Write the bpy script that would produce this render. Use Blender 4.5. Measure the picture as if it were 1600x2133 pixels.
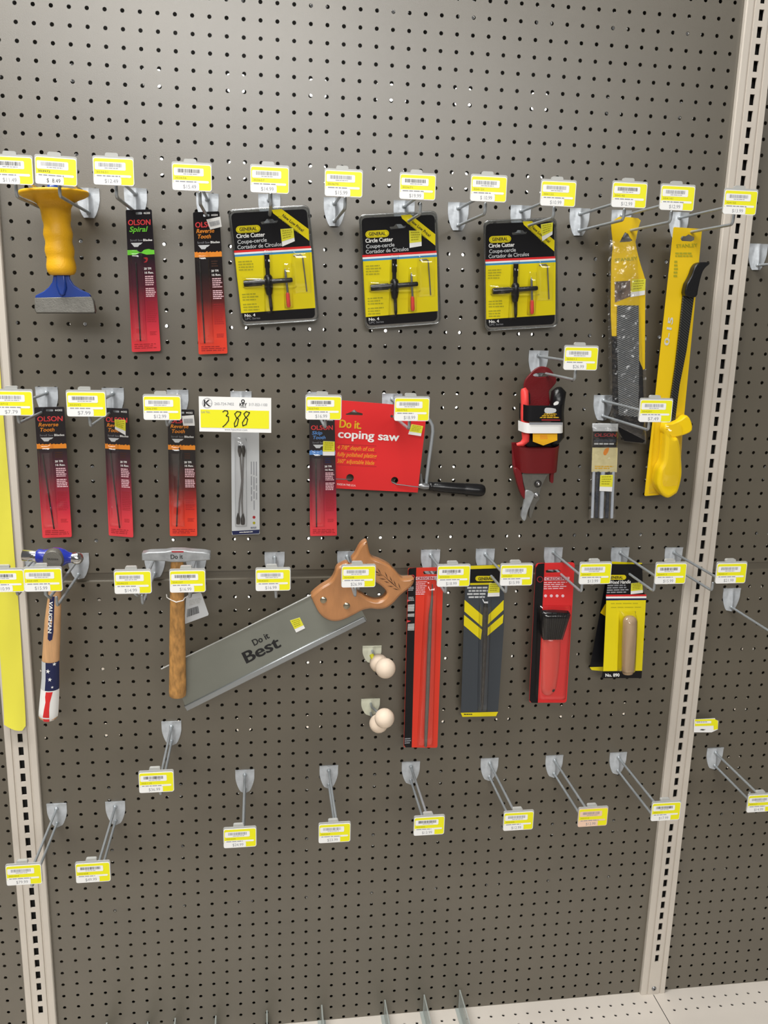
import bpy, math, random
from mathutils import Vector, Matrix
from mathutils.geometry import tessellate_polygon
random.seed(7)
for o in list(bpy.data.objects): bpy.data.objects.remove(o)
SC = bpy.context.scene
D = 0.0254
Z0 = 1.98                                    # height of the first row of peg holes
# ------------------------------------------------------------------ camera
CAM = Vector((0.35186606, -1.46215448, Z0 - 0.42796224))
RR = Vector((0.9901408865, -0.1378738335, 0.0247352172))
RD = Vector((-0.0069645224, -0.2248231396, -0.9743746976))
RF = Vector((0.1399018240, 0.9645959576, -0.2235668082))
FPX = 1806.19
cd = bpy.data.cameras.new('camera'); cam = bpy.data.objects.new('camera', cd)
SC.collection.objects.link(cam); SC.camera = cam
cd.sensor_fit = 'HORIZONTAL'; cd.sensor_width = 36.0; cd.lens = FPX / 1600 * 36.0
cd.clip_start = 0.05; cd.clip_end = 60
cam.matrix_world = Matrix(((RR.x, -RD.x, -RF.x, CAM.x), (RR.y, -RD.y, -RF.y, CAM.y), (RR.z, -RD.z, -RF.z, CAM.z), (0, 0, 0, 1)))
# ------------------------------------------------------------------ light
W = bpy.data.worlds.new('world'); SC.world = W; W.use_nodes = True
bgn = W.node_tree.nodes['Background']; bgn.inputs[0].default_value = (1.0, 0.98, 0.95, 1); bgn.inputs[1].default_value = 0.08
def area(name, loc, sx, sy, power, rot=(0, 0, 0), col=(1, 0.985, 0.955)):
    l = bpy.data.lights.new(name, 'AREA'); l.shape = 'RECTANGLE'; l.size = sx; l.size_y = sy; l.energy = power; l.color = col
    o = bpy.data.objects.new(name, l); o.location = loc; o.rotation_euler = rot; SC.collection.objects.link(o); return o
area('ceiling_lamp_near', (-0.65, -0.72, 3.6), 1.8, 0.30, 66, (math.radians(8), 0, 0))
area('ceiling_lamp_aisle', (-0.7, -2.8, 3.7), 3.0, 0.30, 22, (math.radians(25), 0, 0))
area('ceiling_lamp_far', (-0.7, -6.1, 3.75), 3.4, 1.3, 96, (math.radians(30), 0, 0))
area('ceiling_lamp_farther', (1.5, -8.4, 3.75), 5.0, 1.6, 160, (math.radians(35), 0, 0))
area('aisle_lamp_behind', (0.7, 1.15, 3.3), 2.6, 0.5, 180, (math.radians(25), 0, 0))
SC.view_settings.view_transform = 'Standard'; SC.view_settings.look = 'None'
SC.view_settings.gamma = 1.0; SC.view_settings.use_curve_mapping = False
SC.view_settings.exposure = 0.52

# ------------------------------------------------------------------ materials
def lin(c):
    return c / 12.92 if c <= 0.04045 else ((c + 0.055) / 1.055) ** 2.4
def rgb(h):
    return tuple(lin(int(h[i:i + 2], 16) / 255) for i in (0, 2, 4)) + (1,)
def mat(name, col, rough=0.5, metal=0.0, spec=0.5, var=0.0, vscale=30, bump=0.0, bscale=200, trans=0.0, coat=0.0, stretch=None, aniso=0):
    m = bpy.data.materials.new(name); m.use_nodes = True
    nt = m.node_tree; b = nt.nodes['Principled BSDF']
    c = rgb(col)
    b.inputs['Base Color'].default_value = c; b.inputs['Roughness'].default_value = rough
    b.inputs['Metallic'].default_value = metal; b.inputs['Specular IOR Level'].default_value = spec
    b.inputs['Transmission Weight'].default_value = trans; b.inputs['Coat Weight'].default_value = coat
    tc = nt.nodes.new('ShaderNodeTexCoord'); mp = nt.nodes.new('ShaderNodeMapping')
    nt.links.new(tc.outputs['Object'], mp.inputs[0])
    if stretch: mp.inputs['Scale'].default_value = stretch
    if var:
        n = nt.nodes.new('ShaderNodeTexNoise'); n.inputs['Scale'].default_value = vscale; n.inputs['Detail'].default_value = 5
        r = nt.nodes.new('ShaderNodeValToRGB')
        r.color_ramp.elements[0].color = tuple(x * (1 - var) for x in c[:3]) + (1,); r.color_ramp.elements[0].position = .3
        r.color_ramp.elements[1].color = tuple(min(1, x * (1 + var)) for x in c[:3]) + (1,); r.color_ramp.elements[1].position = .7
        nt.links.new(mp.outputs[0], n.inputs['Vector']); nt.links.new(n.outputs[0], r.inputs[0]); nt.links.new(r.outputs[0], b.inputs['Base Color'])
    if bump:
        n2 = nt.nodes.new('ShaderNodeTexNoise'); n2.inputs['Scale'].default_value = bscale; n2.inputs['Detail'].default_value = 3
        bp = nt.nodes.new('ShaderNodeBump'); bp.inputs['Strength'].default_value = bump; bp.inputs['Distance'].default_value = 0.001
        nt.links.new(mp.outputs[0], n2.inputs['Vector']); nt.links.new(n2.outputs[0], bp.inputs['Height']); nt.links.new(bp.outputs[0], b.inputs['Normal'])
    return m
def clear(name, tint=(1, 1, 1), fac=0.12, rough=0.12):
    m = bpy.data.materials.new(name); m.use_nodes = True; nt = m.node_tree; nt.nodes.clear()
    out = nt.nodes.new('ShaderNodeOutputMaterial'); mx = nt.nodes.new('ShaderNodeMixShader')
    t = nt.nodes.new('ShaderNodeBsdfTransparent'); t.inputs[0].default_value = tint + (1,)
    g = nt.nodes.new('ShaderNodeBsdfGlossy'); g.inputs['Roughness'].default_value = rough; g.inputs[0].default_value = (1, 1, 1, 1)
    fr = nt.nodes.new('ShaderNodeLayerWeight'); fr.inputs[0].default_value = .06
    ad = nt.nodes.new('ShaderNodeMath'); ad.operation = 'ADD'; ad.inputs[1].default_value = fac; ad.use_clamp = True
    nt.links.new(fr.outputs[0], ad.inputs[0]); nt.links.new(ad.outputs[0], mx.inputs[0])
    nt.links.new(t.outputs[0], mx.inputs[1]); nt.links.new(g.outputs[0], mx.inputs[2]); nt.links.new(mx.outputs[0], out.inputs[0])
    return m
M = dict(
    board=mat('pegboard_paint', '5e584c', 0.31, spec=0.95, var=.07, vscale=4, bump=.12, bscale=900),
    dark=mat('dark_cavity', '1c1a18', .8),
    rail=mat('back_rail', '8a8580', .5),
    deck=mat('deck_paint', 'd9d1c7', .45, var=.04, vscale=6, bump=.1, bscale=700),
    post=mat('upright_paint', 'c6beb3', .38, var=.03, vscale=8),
    floor=mat('floor_tile', '9a9084', .5, var=.1, vscale=2),
    zinc=mat('zinc_plate', 'b9bec3', .5, metal=.25, var=.16, vscale=60, bump=.35, bscale=160),
    wire=mat('zinc_wire', 'aab0b4', .36, metal=.4, var=.08, vscale=40),
    cream=mat('cream_plate', 'cfd0bb', .5, var=.08, vscale=80, bump=.3, bscale=180),
    holder=mat('holder_plastic', 'c9cac6', .25, trans=.25),
    white=mat('white_paper', 'f4f4f2', .45), paper=mat('grey_paper', 'c9ccce', .5),
    yellow=mat('label_yellow', 'f0ec18', .42), peach=mat('label_peach', 'f0cdb4', .5),
    yellow2=mat('sticker_yellow', 'e6e136', .45), dimy=mat('print_on_yellow', 'a8a212', .5),
    grey=mat('print_grey', '8e9096', .5), black=mat('print_black', '17171a', .4),
    ink=mat('card_black', '101014', .36, spec=.35), gloss=mat('black_plastic', '131315', .28, bump=.15, bscale=500),
    cardyellow=mat('card_yellow', 'e8d60e', .32), cardred=mat('card_red', 'e02a2c', .35),
    hotred=mat('card_orange_red', 'e33a26', .32), maroon=mat('maroon_plastic', '6e0c14', .38, bump=.2, bscale=600),
    redplastic=mat('red_plastic', 'e04a42', .22), brightred=mat('handle_red', 'f04844', .4),
    navy=mat('navy', '16204e', .4), blue=mat('blue_paint', '153a8e', .3, coat=.3), stripeblue=mat('stripe_blue', '3f8fc4', .35),
    steelblue=mat('steel_blue', '22329a', .25, coat=.5), slate=mat('card_slate', '3b4148', .4, bump=.05),
    orange=mat('print_orange', 'f0912a', .4), green=mat('print_green', '6fd23a', .4), skyblue=mat('print_blue', '5f94d8', .4),
    logored=mat('print_red', 'ea4448', .4), dimred=mat('print_dark_red', 'a3222a', .4), pink=mat('print_pink', 'f3c7cf', .45),
    gold=mat('print_gold', 'e2b21e', .4), amber=mat('amber_card', 'f2b616', .4),
    rubber=mat('yellow_rubber', 'f0b414', .5, bump=.35, bscale=500), tape=mat('flagging_tape', 'ddd648', .4, bump=.25, bscale=60),
    toolyellow=mat('yellow_plastic', 'f6cf0c', .3), cardgold=mat('card_golden_yellow', 'e8c20c', .35),
    steel=mat('bare_steel', '8f9092', .34, metal=.8, var=.1, vscale=50), darksteel=mat('dark_steel', '4b4a49', .4, metal=.7, var=.25, vscale=120),
    grind=mat('ground_steel', '77756f', .5, metal=.6, var=.1, vscale=70, bump=.3, bscale=500), chrome=mat('chrome', 'd8dadd', .12, metal=1),
    castgrey=mat('cast_head', 'a5a8aa', .45, metal=.5, var=.18, vscale=70, bump=.3, bscale=250),
    blade=mat('saw_plate', '85877e', .42, metal=.35, var=.05, vscale=12), spine=mat('saw_spine', 'a0a4a6', .3, metal=.6),
    wood=mat('oak_handle', 'b5854a', .55, var=.38, vscale=55, bump=.3, bscale=90, stretch=(3, 3, 1.1)),
    ash=mat('ash_handle', 'd8a878', .5, var=.14, vscale=20, stretch=(7, 7, .6)),
    beech=mat('varnished_beech', 'b27b4d', .28, var=.12, vscale=25, coat=.6, stretch=(3, 3, 1)),
    beechdark=mat('carved_line', '40210f', .6), plainwood=mat('plain_wood', 'a98f70', .5, var=.12, vscale=18, stretch=(6, 6, .7)),
    foam=mat('wooden_ball', 'e8d5c0', .6, var=.05, vscale=40), brass=mat('rivet_brass', 'b3aa95', .22, metal=.9),
    beige=mat('label_beige', 'ddd2a0', .5, var=.08, vscale=60), tube=mat('tube_silver', 'c2cad6', .3), tubedark=mat('tube_dark', '27303f', .3),
    photo=mat('printed_photo', '6a5a50', .4, var=.6, vscale=90), glassy=clear('clear_plastic', fac=.06, rough=.08),
    film=clear('crinkled_film', fac=.10, rough=.22), edge=clear('tray_edge', (.62, .64, .64), fac=.22, rough=.2),
    divider=mat('divider_plastic', 'c4ccc8', .25),
    goods=mat('white_cartons', 'f2f2f0', .6),
)
M['divider'].node_tree.nodes['Principled BSDF'].inputs['Alpha'].default_value = .5
# clear film and divider get a bump so light breaks on the creases
def rough_film(m, sc, st):
    nt = m.node_tree; n = nt.nodes.new('ShaderNodeTexNoise'); n.inputs['Scale'].default_value = sc
    tc = nt.nodes.new('ShaderNodeTexCoord'); nt.links.new(tc.outputs['Object'], n.inputs['Vector'])
    b = nt.nodes.new('ShaderNodeBump'); b.inputs['Strength'].default_value = st; b.inputs['Distance'].default_value = .004
    nt.links.new(n.outputs[0], b.inputs['Height'])
    for nd in nt.nodes:
        if nd.type in ('BSDF_GLOSSY', 'LAYER_WEIGHT'): nt.links.new(b.outputs[0], nd.inputs['Normal'])
rough_film(M['film'], 60, 1.0)
def ramp_mat(name, stops, z0, z1):                      # a printed card whose ink runs from one colour to another
    m = mat(name, 'ffffff', .28, coat=.2); nt = m.node_tree; b = nt.nodes['Principled BSDF']
    tc = [n for n in nt.nodes if n.type == 'TEX_COORD'][0]
    sp = nt.nodes.new('ShaderNodeSeparateXYZ'); nt.links.new(tc.outputs['Object'], sp.inputs[0])
    mr = nt.nodes.new('ShaderNodeMapRange'); mr.inputs['From Min'].default_value = z0; mr.inputs['From Max'].default_value = z1
    nt.links.new(sp.outputs['Z'], mr.inputs['Value'])
    r = nt.nodes.new('ShaderNodeValToRGB'); e = r.color_ramp.elements
    while len(e) < len(stops): e.new(.5)
    for k, (p, c) in enumerate(stops): e[k].position = p; e[k].color = rgb(c)
    nt.links.new(mr.outputs[0], r.inputs[0]); nt.links.new(r.outputs[0], b.inputs['Base Color'])
    return m
M['olson'] = ramp_mat('scroll_card_print', [(0, '16131a'), (.26, '1d141d'), (.42, '5a1c30'), (.62, 'c42a40'), (.72, 'ea3c48'), (1, 'ee4048')], 0.0, -0.262)
M['olson2'] = ramp_mat('scroll_card_print_orange', [(0, '121014'), (.34, '1a1214'), (.5, '5e1f20'), (.64, 'd63a2e'), (.72, 'f04632'), (1, 'f04a36')], 0.0, -0.262)
def wave_mat(name, c0, c1, scale, rot, metal=.6, rough=.45):
    m = mat(name, c0, rough, metal=metal); nt = m.node_tree; b = nt.nodes['Principled BSDF']
    mp = [n for n in nt.nodes if n.type == 'MAPPING'][0]; mp.inputs['Rotation'].default_value = (0, rot, 0)
    w = nt.nodes.new('ShaderNodeTexWave'); w.inputs['Scale'].default_value = scale; w.bands_direction = 'Z'; w.inputs['Distortion'].default_value = .6
    nt.links.new(mp.outputs[0], w.inputs['Vector'])
    r = nt.nodes.new('ShaderNodeValToRGB'); r.color_ramp.elements[0].color = rgb(c0); r.color_ramp.elements[1].color = rgb(c1)
    nt.links.new(w.outputs['Fac'], r.inputs[0]); nt.links.new(r.outputs[0], b.inputs['Base Color'])
    bp = nt.nodes.new('ShaderNodeBump'); bp.inputs['Strength'].default_value = .6; bp.inputs['Distance'].default_value = .001
    nt.links.new(w.outputs['Fac'], bp.inputs['Height']); nt.links.new(bp.outputs[0], b.inputs['Normal'])
    return m
M['rasp'] = wave_mat('rasp_teeth', '3c3f42', '85888a', 100, math.radians(25))
M['raspdark'] = wave_mat('surform_teeth', '1b1c1d', '4b4d4d', 90, math.radians(-35))

# ------------------------------------------------------------------ geometry helpers
def at(px, py, d=0.0):                                   # the point at distance d in front of the wall seen at that place in the picture
    v = RR * ((px - 800) / FPX) + RD * ((py - 1066.5) / FPX) + RF
    return CAM + v * ((-d - CAM.y) / v.y)
def proj(P):
    v = P - CAM; z = v.dot(RF); return (800 + FPX * v.dot(RR) / z, 1066.5 + FPX * v.dot(RD) / z)
_tc = {}
def glyphs(s, bold=0.0):
    k = (s, bold)
    if k not in _tc:
        c = bpy.data.curves.new('t', 'FONT'); c.body = s; c.size = 1; c.offset = bold; c.resolution_u = 3; c.fill_mode = 'FRONT'
        o = bpy.data.objects.new('t', c); m = bpy.data.meshes.new_from_object(o)
        vs = [(v.co.x, v.co.y) for v in m.vertices]; fs = [tuple(p.vertices) for p in m.polygons]
        bpy.data.objects.remove(o); bpy.data.curves.remove(c); bpy.data.meshes.remove(m)
        x0 = min(v[0] for v in vs); x1 = max(v[0] for v in vs)
        _tc[k] = ([((v[0] - x0) / (x1 - x0), v[1] / 0.69) for v in vs], fs)
    return _tc[k]
def smooth_loop(p, n=4):
    r = []; N = len(p)
    for i in range(N):
        a, b, c, d = p[i - 1], p[i], p[(i + 1) % N], p[(i + 2) % N]
        for k in range(n):
            t = k / n
            r.append(tuple(.5 * (2 * b[j] + (c[j] - a[j]) * t + (2 * a[j] - 5 * b[j] + 4 * c[j] - d[j]) * t * t + (3 * b[j] - a[j] - 3 * c[j] + d[j]) * t ** 3) for j in (0, 1)))
    return r
def area2(p): return sum(p[i - 1][0] * p[i][1] - p[i][0] * p[i - 1][1] for i in range(len(p)))
def inset(p, e):
    s = 1 if area2(p) > 0 else -1; r = []
    for i in range(len(p)):
        a = Vector(p[i - 1]); b = Vector(p[i]); c = Vector(p[(i + 1) % len(p)])
        d1 = (b - a); d2 = (c - b)
        if d1.length < 1e-9: d1 = d2
        if d2.length < 1e-9: d2 = d1
        d1.normalize(); d2.normalize(); n = Vector((-(d1.y + d2.y), d1.x + d2.x))
        if n.length < 1e-6: n = Vector((-d1.y, d1.x))
        n.normalize(); r.append((b.x + s * n.x * e, b.y + s * n.y * e))
    return r
def rrect(x0, y0, x1, y1, r, n=4):
    o = []
    for cx, cy, a in ((x1 - r, y0 + r, -90), (x1 - r, y1 - r, 0), (x0 + r, y1 - r, 90), (x0 + r, y0 + r, 180)):
        for k in range(n + 1):
            t = math.radians(a + 90 * k / n); o.append((cx + r * math.cos(t), cy + r * math.sin(t)))
    return o
class Q4:                                                # unit square -> four picture corners
    def __init__(s, tl, tr, br, bl): s.c = [Vector(x) for x in (tl, tr, br, bl)]
    def __call__(s, u, v):
        a = s.c[0].lerp(s.c[1], u); b = s.c[3].lerp(s.c[2], u); r = a.lerp(b, v); return (r.x, r.y)
    def inv(s, p):
        u = v = .5
        for _ in range(12):
            x, y = s(u, v); e = 1e-3; xu, yu = s(u + e, v); xv, yv = s(u, v + e)
            a, b, c, d = (xu - x) / e, (xv - x) / e, (yu - y) / e, (yv - y) / e
            det = a * d - b * c; dx, dy = p[0] - x, p[1] - y
            u += (d * dx - b * dy) / det; v += (a * dy - c * dx) / det
        return u, v
    def rect(s, u0, v0, u1, v1): return [s(u0, v0), s(u1, v0), s(u1, v1), s(u0, v1)]
    def rr(s, u0, v0, u1, v1, ru, asp):                  # rounded rectangle, asp = height/width
        return [s(u0 + x * (u1 - u0), v0 + y) for x, y in [(px / (u1 - u0), py / asp) for px, py in rrect(0, 0, u1 - u0, (v1 - v0) * asp, ru)]]
class Plane:                                             # picture place -> point local to a thing on a plane in front of the wall; d2 = distance at its lower end
    def __init__(s, d, o, d2=None, y1=0, y2=1):
        if d2 is None: s.p, s.n = Vector((0, -d, 0)), Vector((0, -1, 0))
        else:
            a = at(o[0], y1, d); b = at(o[0], y2, d2); s.p = a; s.n = Vector((1, 0, 0)).cross(a - b)
            s.n.normalize()
            if s.n.y > 0: s.n = -s.n
        s.o = s.hit(o[0], o[1])
    def hit(s, px, py):
        v = RR * ((px - 800) / FPX) + RD * ((py - 1066.5) / FPX) + RF
        return CAM + v * ((s.p - CAM).dot(s.n) / v.dot(s.n))
    def __call__(s, u, v, off=0.0): return s.hit(u, v) + s.n * off - s.o
    def mpp(s, u, v): return (s(u + 1, v) - s(u, v)).length
class MB:
    def __init__(s, P=None): s.P = P; s.v = []; s.f = []; s.m = []; s.sm = []; s.mats = []
    def mi(s, m):
        if m not in s.mats: s.mats.append(m)
        return s.mats.index(m)
    def add(s, vs, fs, m, sm=False):
        b = len(s.v); s.v += [tuple(x) for x in vs]; k = s.mi(m)
        for f in fs: s.f.append(tuple(b + i for i in f)); s.m.append(k); s.sm.append(sm)
    def poly(s, pts, off, m, holes=()):
        loops = [list(pts)] + [list(h) for h in holes]; fl = [p for l in loops for p in l]
        tr = tessellate_polygon([[Vector((p[0], p[1], 0)) for p in l] for l in loops])
        fs = []
        for t in tr:
            a, b, c = (fl[i] for i in t); ar = (b[0] - a[0]) * (c[1] - a[1]) - (c[0] - a[0]) * (b[1] - a[1])
            fs.append(t if ar < 0 else (t[0], t[2], t[1]))
        s.add([s.P(p[0], p[1], off) for p in fl], fs, m)
    def slab(s, pts, o0, o1, m, holes=(), bev=0.0, side=None, sm=False):   # bev in picture units
        loops = [list(pts)] + [list(h) for h in holes]; tops = []
        mp = s.P.mpp(*pts[0])
        for k, l in enumerate(loops):
            N = len(l); rings = [(l, o0)]
            if bev:
                for a in (0, 30, 60, 90):
                    t = math.radians(a); rings.append((inset(l, (bev if k == 0 else -bev) * (1 - math.cos(t))), o1 - bev * mp * (1 - math.sin(t))))
            else: rings.append((l, o1))
            vs = [s.P(p[0], p[1], o) for r, o in rings for p in r]
            flip = (area2(l) > 0) != (k == 0); fs = []
            for j in range(len(rings) - 1):
                for i in range(N):
                    q = (j * N + i, j * N + (i + 1) % N, (j + 1) * N + (i + 1) % N, (j + 1) * N + i)
                    fs.append(q if flip else q[::-1])
            s.add(vs, fs, side or m, sm or bool(bev)); tops.append(rings[-1][0])
        s.poly(tops[0], o1, m, tops[1:])
        b = len(s.f); s.poly(loops[0], o0, m, loops[1:])
        for i in range(b, len(s.f)): s.f[i] = s.f[i][::-1]
    def text(s, t, p0, p1, h, off, m, it=0.0, bold=0.0):
        if bold > .02:
            k_ = (bold - .012) * h; d_ = math.hypot(p1[0] - p0[0], p1[1] - p0[1]); sx, sy = (p1[0] - p0[0]) / d_ * k_, (p1[1] - p0[1]) / d_ * k_
            s.text(t, (p0[0] + sx, p0[1] + sy), (p1[0] + sx, p1[1] + sy), h, off + .00006, m, it, .012); p0 = (p0[0] - sx, p0[1] - sy); p1 = (p1[0] - sx, p1[1] - sy); bold = .012
        vs, fs = glyphs(t, bold); dx, dy = p1[0] - p0[0], p1[1] - p0[1]; L = math.hypot(dx, dy); ux, uy = dy / L, -dx / L
        s.add([s.P(p0[0] + dx * x + (ux * h + dx / L * h * it) * y, p0[1] + dy * x + (uy * h + dy / L * h * it) * y, off) for x, y in vs], fs, m)
    def dashes(s, q, u0, v0, u1, v1, n, off, m, seed=0, fill=.5):          # rows of print too small to read
        R = random.Random(seed); out = (v1 - v0) / n
        for k in range(n):
            v = v0 + out * k; u = u0; end = u1 - R.random() * .25 * (u1 - u0)
            while u < end:
                w = min(end - u, (u1 - u0) * R.uniform(.1, .3)); s.poly(q.rect(u, v, u + w, v + out * fill), off, m); u += w + (u1 - u0) * .035
    def bars(s, q, u0, v0, u1, v1, off, m, seed=0, horiz=False):
        R = random.Random(seed); a = u0 if not horiz else v0; e = u1 if not horiz else v1; w = e - a; x = a
        while x < e - w * .02:
            b = w * R.choice((.008, .008, .016, .024)); s.poly(q.rect(x, v0, x + b, v1) if not horiz else q.rect(u0, x, u1, x + b), off, m); x += b + w * R.choice((.008, .012, .02))
    def tube(s, pts, r, m, n=8, caps=True):              # pts: local 3d points
        pts = [Vector(p) for p in pts]; rs = r if isinstance(r, (list, tuple)) else [r] * len(pts); vs = []; up = None
        for i, p in enumerate(pts):
            t = (pts[min(i + 1, len(pts) - 1)] - pts[max(i - 1, 0)]).normalized()
            if up is None: up = t.orthogonal().normalized()
            up = (up - t * up.dot(t)).normalized(); w = t.cross(up)
            for k in range(n):
                a = 2 * math.pi * k / n; vs.append(p + (up * math.cos(a) + w * math.sin(a)) * rs[i])
        fs = [(i * n + k, i * n + (k + 1) % n, (i + 1) * n + (k + 1) % n, (i + 1) * n + k) for i in range(len(pts) - 1) for k in range(n)]
        s.add(vs, fs, m, True)
        if caps:
            L = (len(pts) - 1) * n; s.add(vs[:n], [tuple(range(n))[::-1]], m); s.add(vs[L:], [tuple(range(n))], m)
    def lathe(s, A, B, prof, m, n=24, flat=1.0):         # prof: (t along A-B, radius)
        A = Vector(A); B = Vector(B); ax = (B - A); dd = ax.normalized(); x = Vector((1, 0, 0)); x = (x - dd * x.dot(dd)).normalized(); y = dd.cross(x)
        vs = []
        for t, r in prof:
            for k in range(n):
                a = 2 * math.pi * k / n; vs.append(A + ax * t + x * math.cos(a) * r + y * math.sin(a) * r * flat)
        fs = [(i * n + k, i * n + (k + 1) % n, (i + 1) * n + (k + 1) % n, (i + 1) * n + k) for i in range(len(prof) - 1) for k in range(n)]
        s.add(vs, fs, m, True); L = (len(prof) - 1) * n
        s.add(vs[:n], [tuple(range(n))[::-1]], m); s.add(vs[L:], [tuple(range(n))], m)
    def ball(s, c, r, m, n=16, sq=(1, 1, 1)):
        c = Vector(c); vs = []; H = n // 2
        for j in range(H + 1):
            th = math.pi * j / H
            for k in range(n):
                a = 2 * math.pi * k / n; vs.append(c + Vector((r * math.sin(th) * math.cos(a) * sq[0], r * math.sin(th) * math.sin(a) * sq[1], r * math.cos(th) * sq[2])))
        s.add(vs, [(j * n + k, (j + 1) * n + k, (j + 1) * n + (k + 1) % n, j * n + (k + 1) % n) for j in range(H) for k in range(n)], m, True)
    def box(s, a, b, m):
        (x0, y0, z0), (x1, y1, z1) = a, b
        s.add([(x0, y0, z0), (x1, y0, z0), (x1, y1, z0), (x0, y1, z0), (x0, y0, z1), (x1, y0, z1), (x1, y1, z1), (x0, y1, z1)],
              [(0, 3, 2, 1), (4, 5, 6, 7), (0, 1, 5, 4), (1, 2, 6, 5), (2, 3, 7, 6), (3, 0, 4, 7)], m)
    def bump(s, q, u0, v0, u1, v1, off, h, m, mg=.25, n=10, k=14, mv=None, wob=0.0):
        mv = mv if mv is not None else mg; vs = []
        def pr(x, g): x = min(x, 1 - x); return 1.0 if x >= g else math.sin(math.pi / 2 * x / g) ** .7
        for j in range(k + 1):
            for i in range(n + 1):
                a, b = i / n, j / k; a2 = a; b2 = b
                p = q(u0 + (u1 - u0) * a2, v0 + (v1 - v0) * b2)
                vs.append(s.P(p[0], p[1], off + h * pr(a, mg) * pr(b, mv) + (wob * random.uniform(-1, 1) if 0 < i < n and 0 < j < k else 0)))
        s.add(vs, [(j * (n + 1) + i, (j + 1) * (n + 1) + i, (j + 1) * (n + 1) + i + 1, j * (n + 1) + i + 1) for j in range(k) for i in range(n)], m, True)
    def build(s, name, parent=None, loc=None):
        me = bpy.data.meshes.new(name); me.from_pydata(s.v, [], s.f); me.update()
        for m in s.mats: me.materials.append(M[m])
        me.polygons.foreach_set('material_index', s.m); me.polygons.foreach_set('use_smooth', s.sm)
        o = bpy.data.objects.new(name, me); SC.collection.objects.link(o)
        if parent: o.parent = parent
        if loc is not None: o.location = loc
        return o
def tag(o, label=None, cat=None, group=None, kind=None):
    if label: o['label'] = label
    if cat: o['category'] = cat
    if group: o['group'] = group
    if kind: o['kind'] = kind
    return o
def thing(name, label, cat, loc, group=None):
    o = bpy.data.objects.new(name, None); o.empty_display_size = .02; SC.collection.objects.link(o); o.location = loc
    return tag(o, label, cat, group)
class Rod:                                               # elliptical rod traced along its length: (u, v, half width), all in picture units
    def __init__(s, P, st, depth=1.0): s.P, s.st, s.k = P, st, depth
    def ring(s, i):
        u, v, w = s.st[i]; return u, v, w
    def look(s, v):
        a = s.st
        for i in range(len(a) - 1):
            if a[i][1] <= v <= a[i + 1][1]:
                t = (v - a[i][1]) / (a[i + 1][1] - a[i][1]); return a[i][0] + (a[i + 1][0] - a[i][0]) * t, a[i][2] + (a[i + 1][2] - a[i][2]) * t
        e = a[0] if v < a[0][1] else a[-1]; return e[0], e[2]
    def __call__(s, u, v, off=0.0):
        c, w = s.look(v); x = max(-.98, min(.98, (u - c) / w)); return s.P(u, v, s.k * w * s.P.mpp(c, v) * math.sqrt(1 - x * x) + off)
    def mpp(s, u, v): return s.P.mpp(u, v)
    def body(s, mb, m, n=20):
        vs = []
        for u, v, w in s.st:
            r = w * s.P.mpp(u, v); c = s.P(u, v)
            for k in range(n):
                a = 2 * math.pi * k / n; vs.append(c + Vector((r * math.cos(a), -r * s.k * math.sin(a), 0)))
        N = len(s.st); mb.add(vs, [(i * n + k, (i + 1) * n + k, (i + 1) * n + (k + 1) % n, i * n + (k + 1) % n) for i in range(N - 1) for k in range(n)], m, True)
        mb.add(vs[:n], [tuple(range(n))], m); mb.add(vs[-n:], [tuple(range(n))[::-1]], m)
    def patch(s, mb, u0, v0, u1, v1, off, m, n=8, k=4):  # v-wise bounds; u bounds are fractions -1..1 of the half width
        vs = []
        for j in range(k + 1):
            v = v0 + (v1 - v0) * j / k; c, w = s.look(v)
            for i in range(n + 1):
                x = u0 + (u1 - u0) * i / n; vs.append(s(c + w * x, v, off))
        mb.add(vs, [(j * (n + 1) + i, (j + 1) * (n + 1) + i, (j + 1) * (n + 1) + i + 1, j * (n + 1) + i + 1) for j in range(k) for i in range(n)], m, True)

# ------------------------------------------------------------------ the pegboard wall
def rz(r): return Z0 - (r + (0.1 if r >= 35 else 0)) * D
def perforated(name, xs, zs, xr, zr, y, th, m, rad=0.122 * D, flip=False, horiz=None, kind='structure', back=None):
    """sheet with one real hole at each (x, z); xs/zs ascending hole centres; xr/zr outer bounds. horiz: height of a lying sheet"""
    A = [math.radians(22.5 * k) for k in range(16)]; vs = []; fs = []
    def bounds(c, lo, hi): return [(lo if i == 0 else (c[i - 1] + c[i]) / 2, hi if i == len(c) - 1 else (c[i] + c[i + 1]) / 2) for i in range(len(c))]
    bx, bz = bounds(xs, *xr), bounds(zs, *zr)
    for i, x in enumerate(xs):
        for j, z in enumerate(zs):
            b = len(vs); x0, x1 = bx[i]; z0, z1 = bz[j]
            for lay in range(3):
                for a in A:
                    c, s_ = math.cos(a), math.sin(a)
                    if lay == 0:
                        k = max(abs(c), abs(s_)); c, s_ = c / k, s_ / k
                        px = x + c * ((x1 - x) if c > 0 else (x - x0)); pz = z + s_ * ((z1 - z) if s_ > 0 else (z - z0)); py = 0
                    else: px, pz, py = x + rad * c, z + rad * s_, (0 if lay == 1 else th)
                    vs.append((px, y + py, pz) if horiz is None else (px, -pz, horiz - py))
            for k in range(16):
                n = (k + 1) % 16; fs.append((b + k, b + n, b + 16 + n, b + 16 + k)); fs.append((b + 16 + k, b + 16 + n, b + 32 + n, b + 32 + k))
    me = bpy.data.meshes.new(name); me.from_pydata(vs, [], fs); me.update(); me.materials.append(M[m])
    o = bpy.data.objects.new(name, me); SC.collection.objects.link(o)
    if kind: o['kind'] = kind
    return o
cols = {'left': range(-20, -3), 'center': range(-1, 45), 'right': range(47, 68)}
xb = {'left': (-20.6, -2.9), 'center': (-2.4, 45.4), 'right': (46.0, 67.6)}
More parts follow.
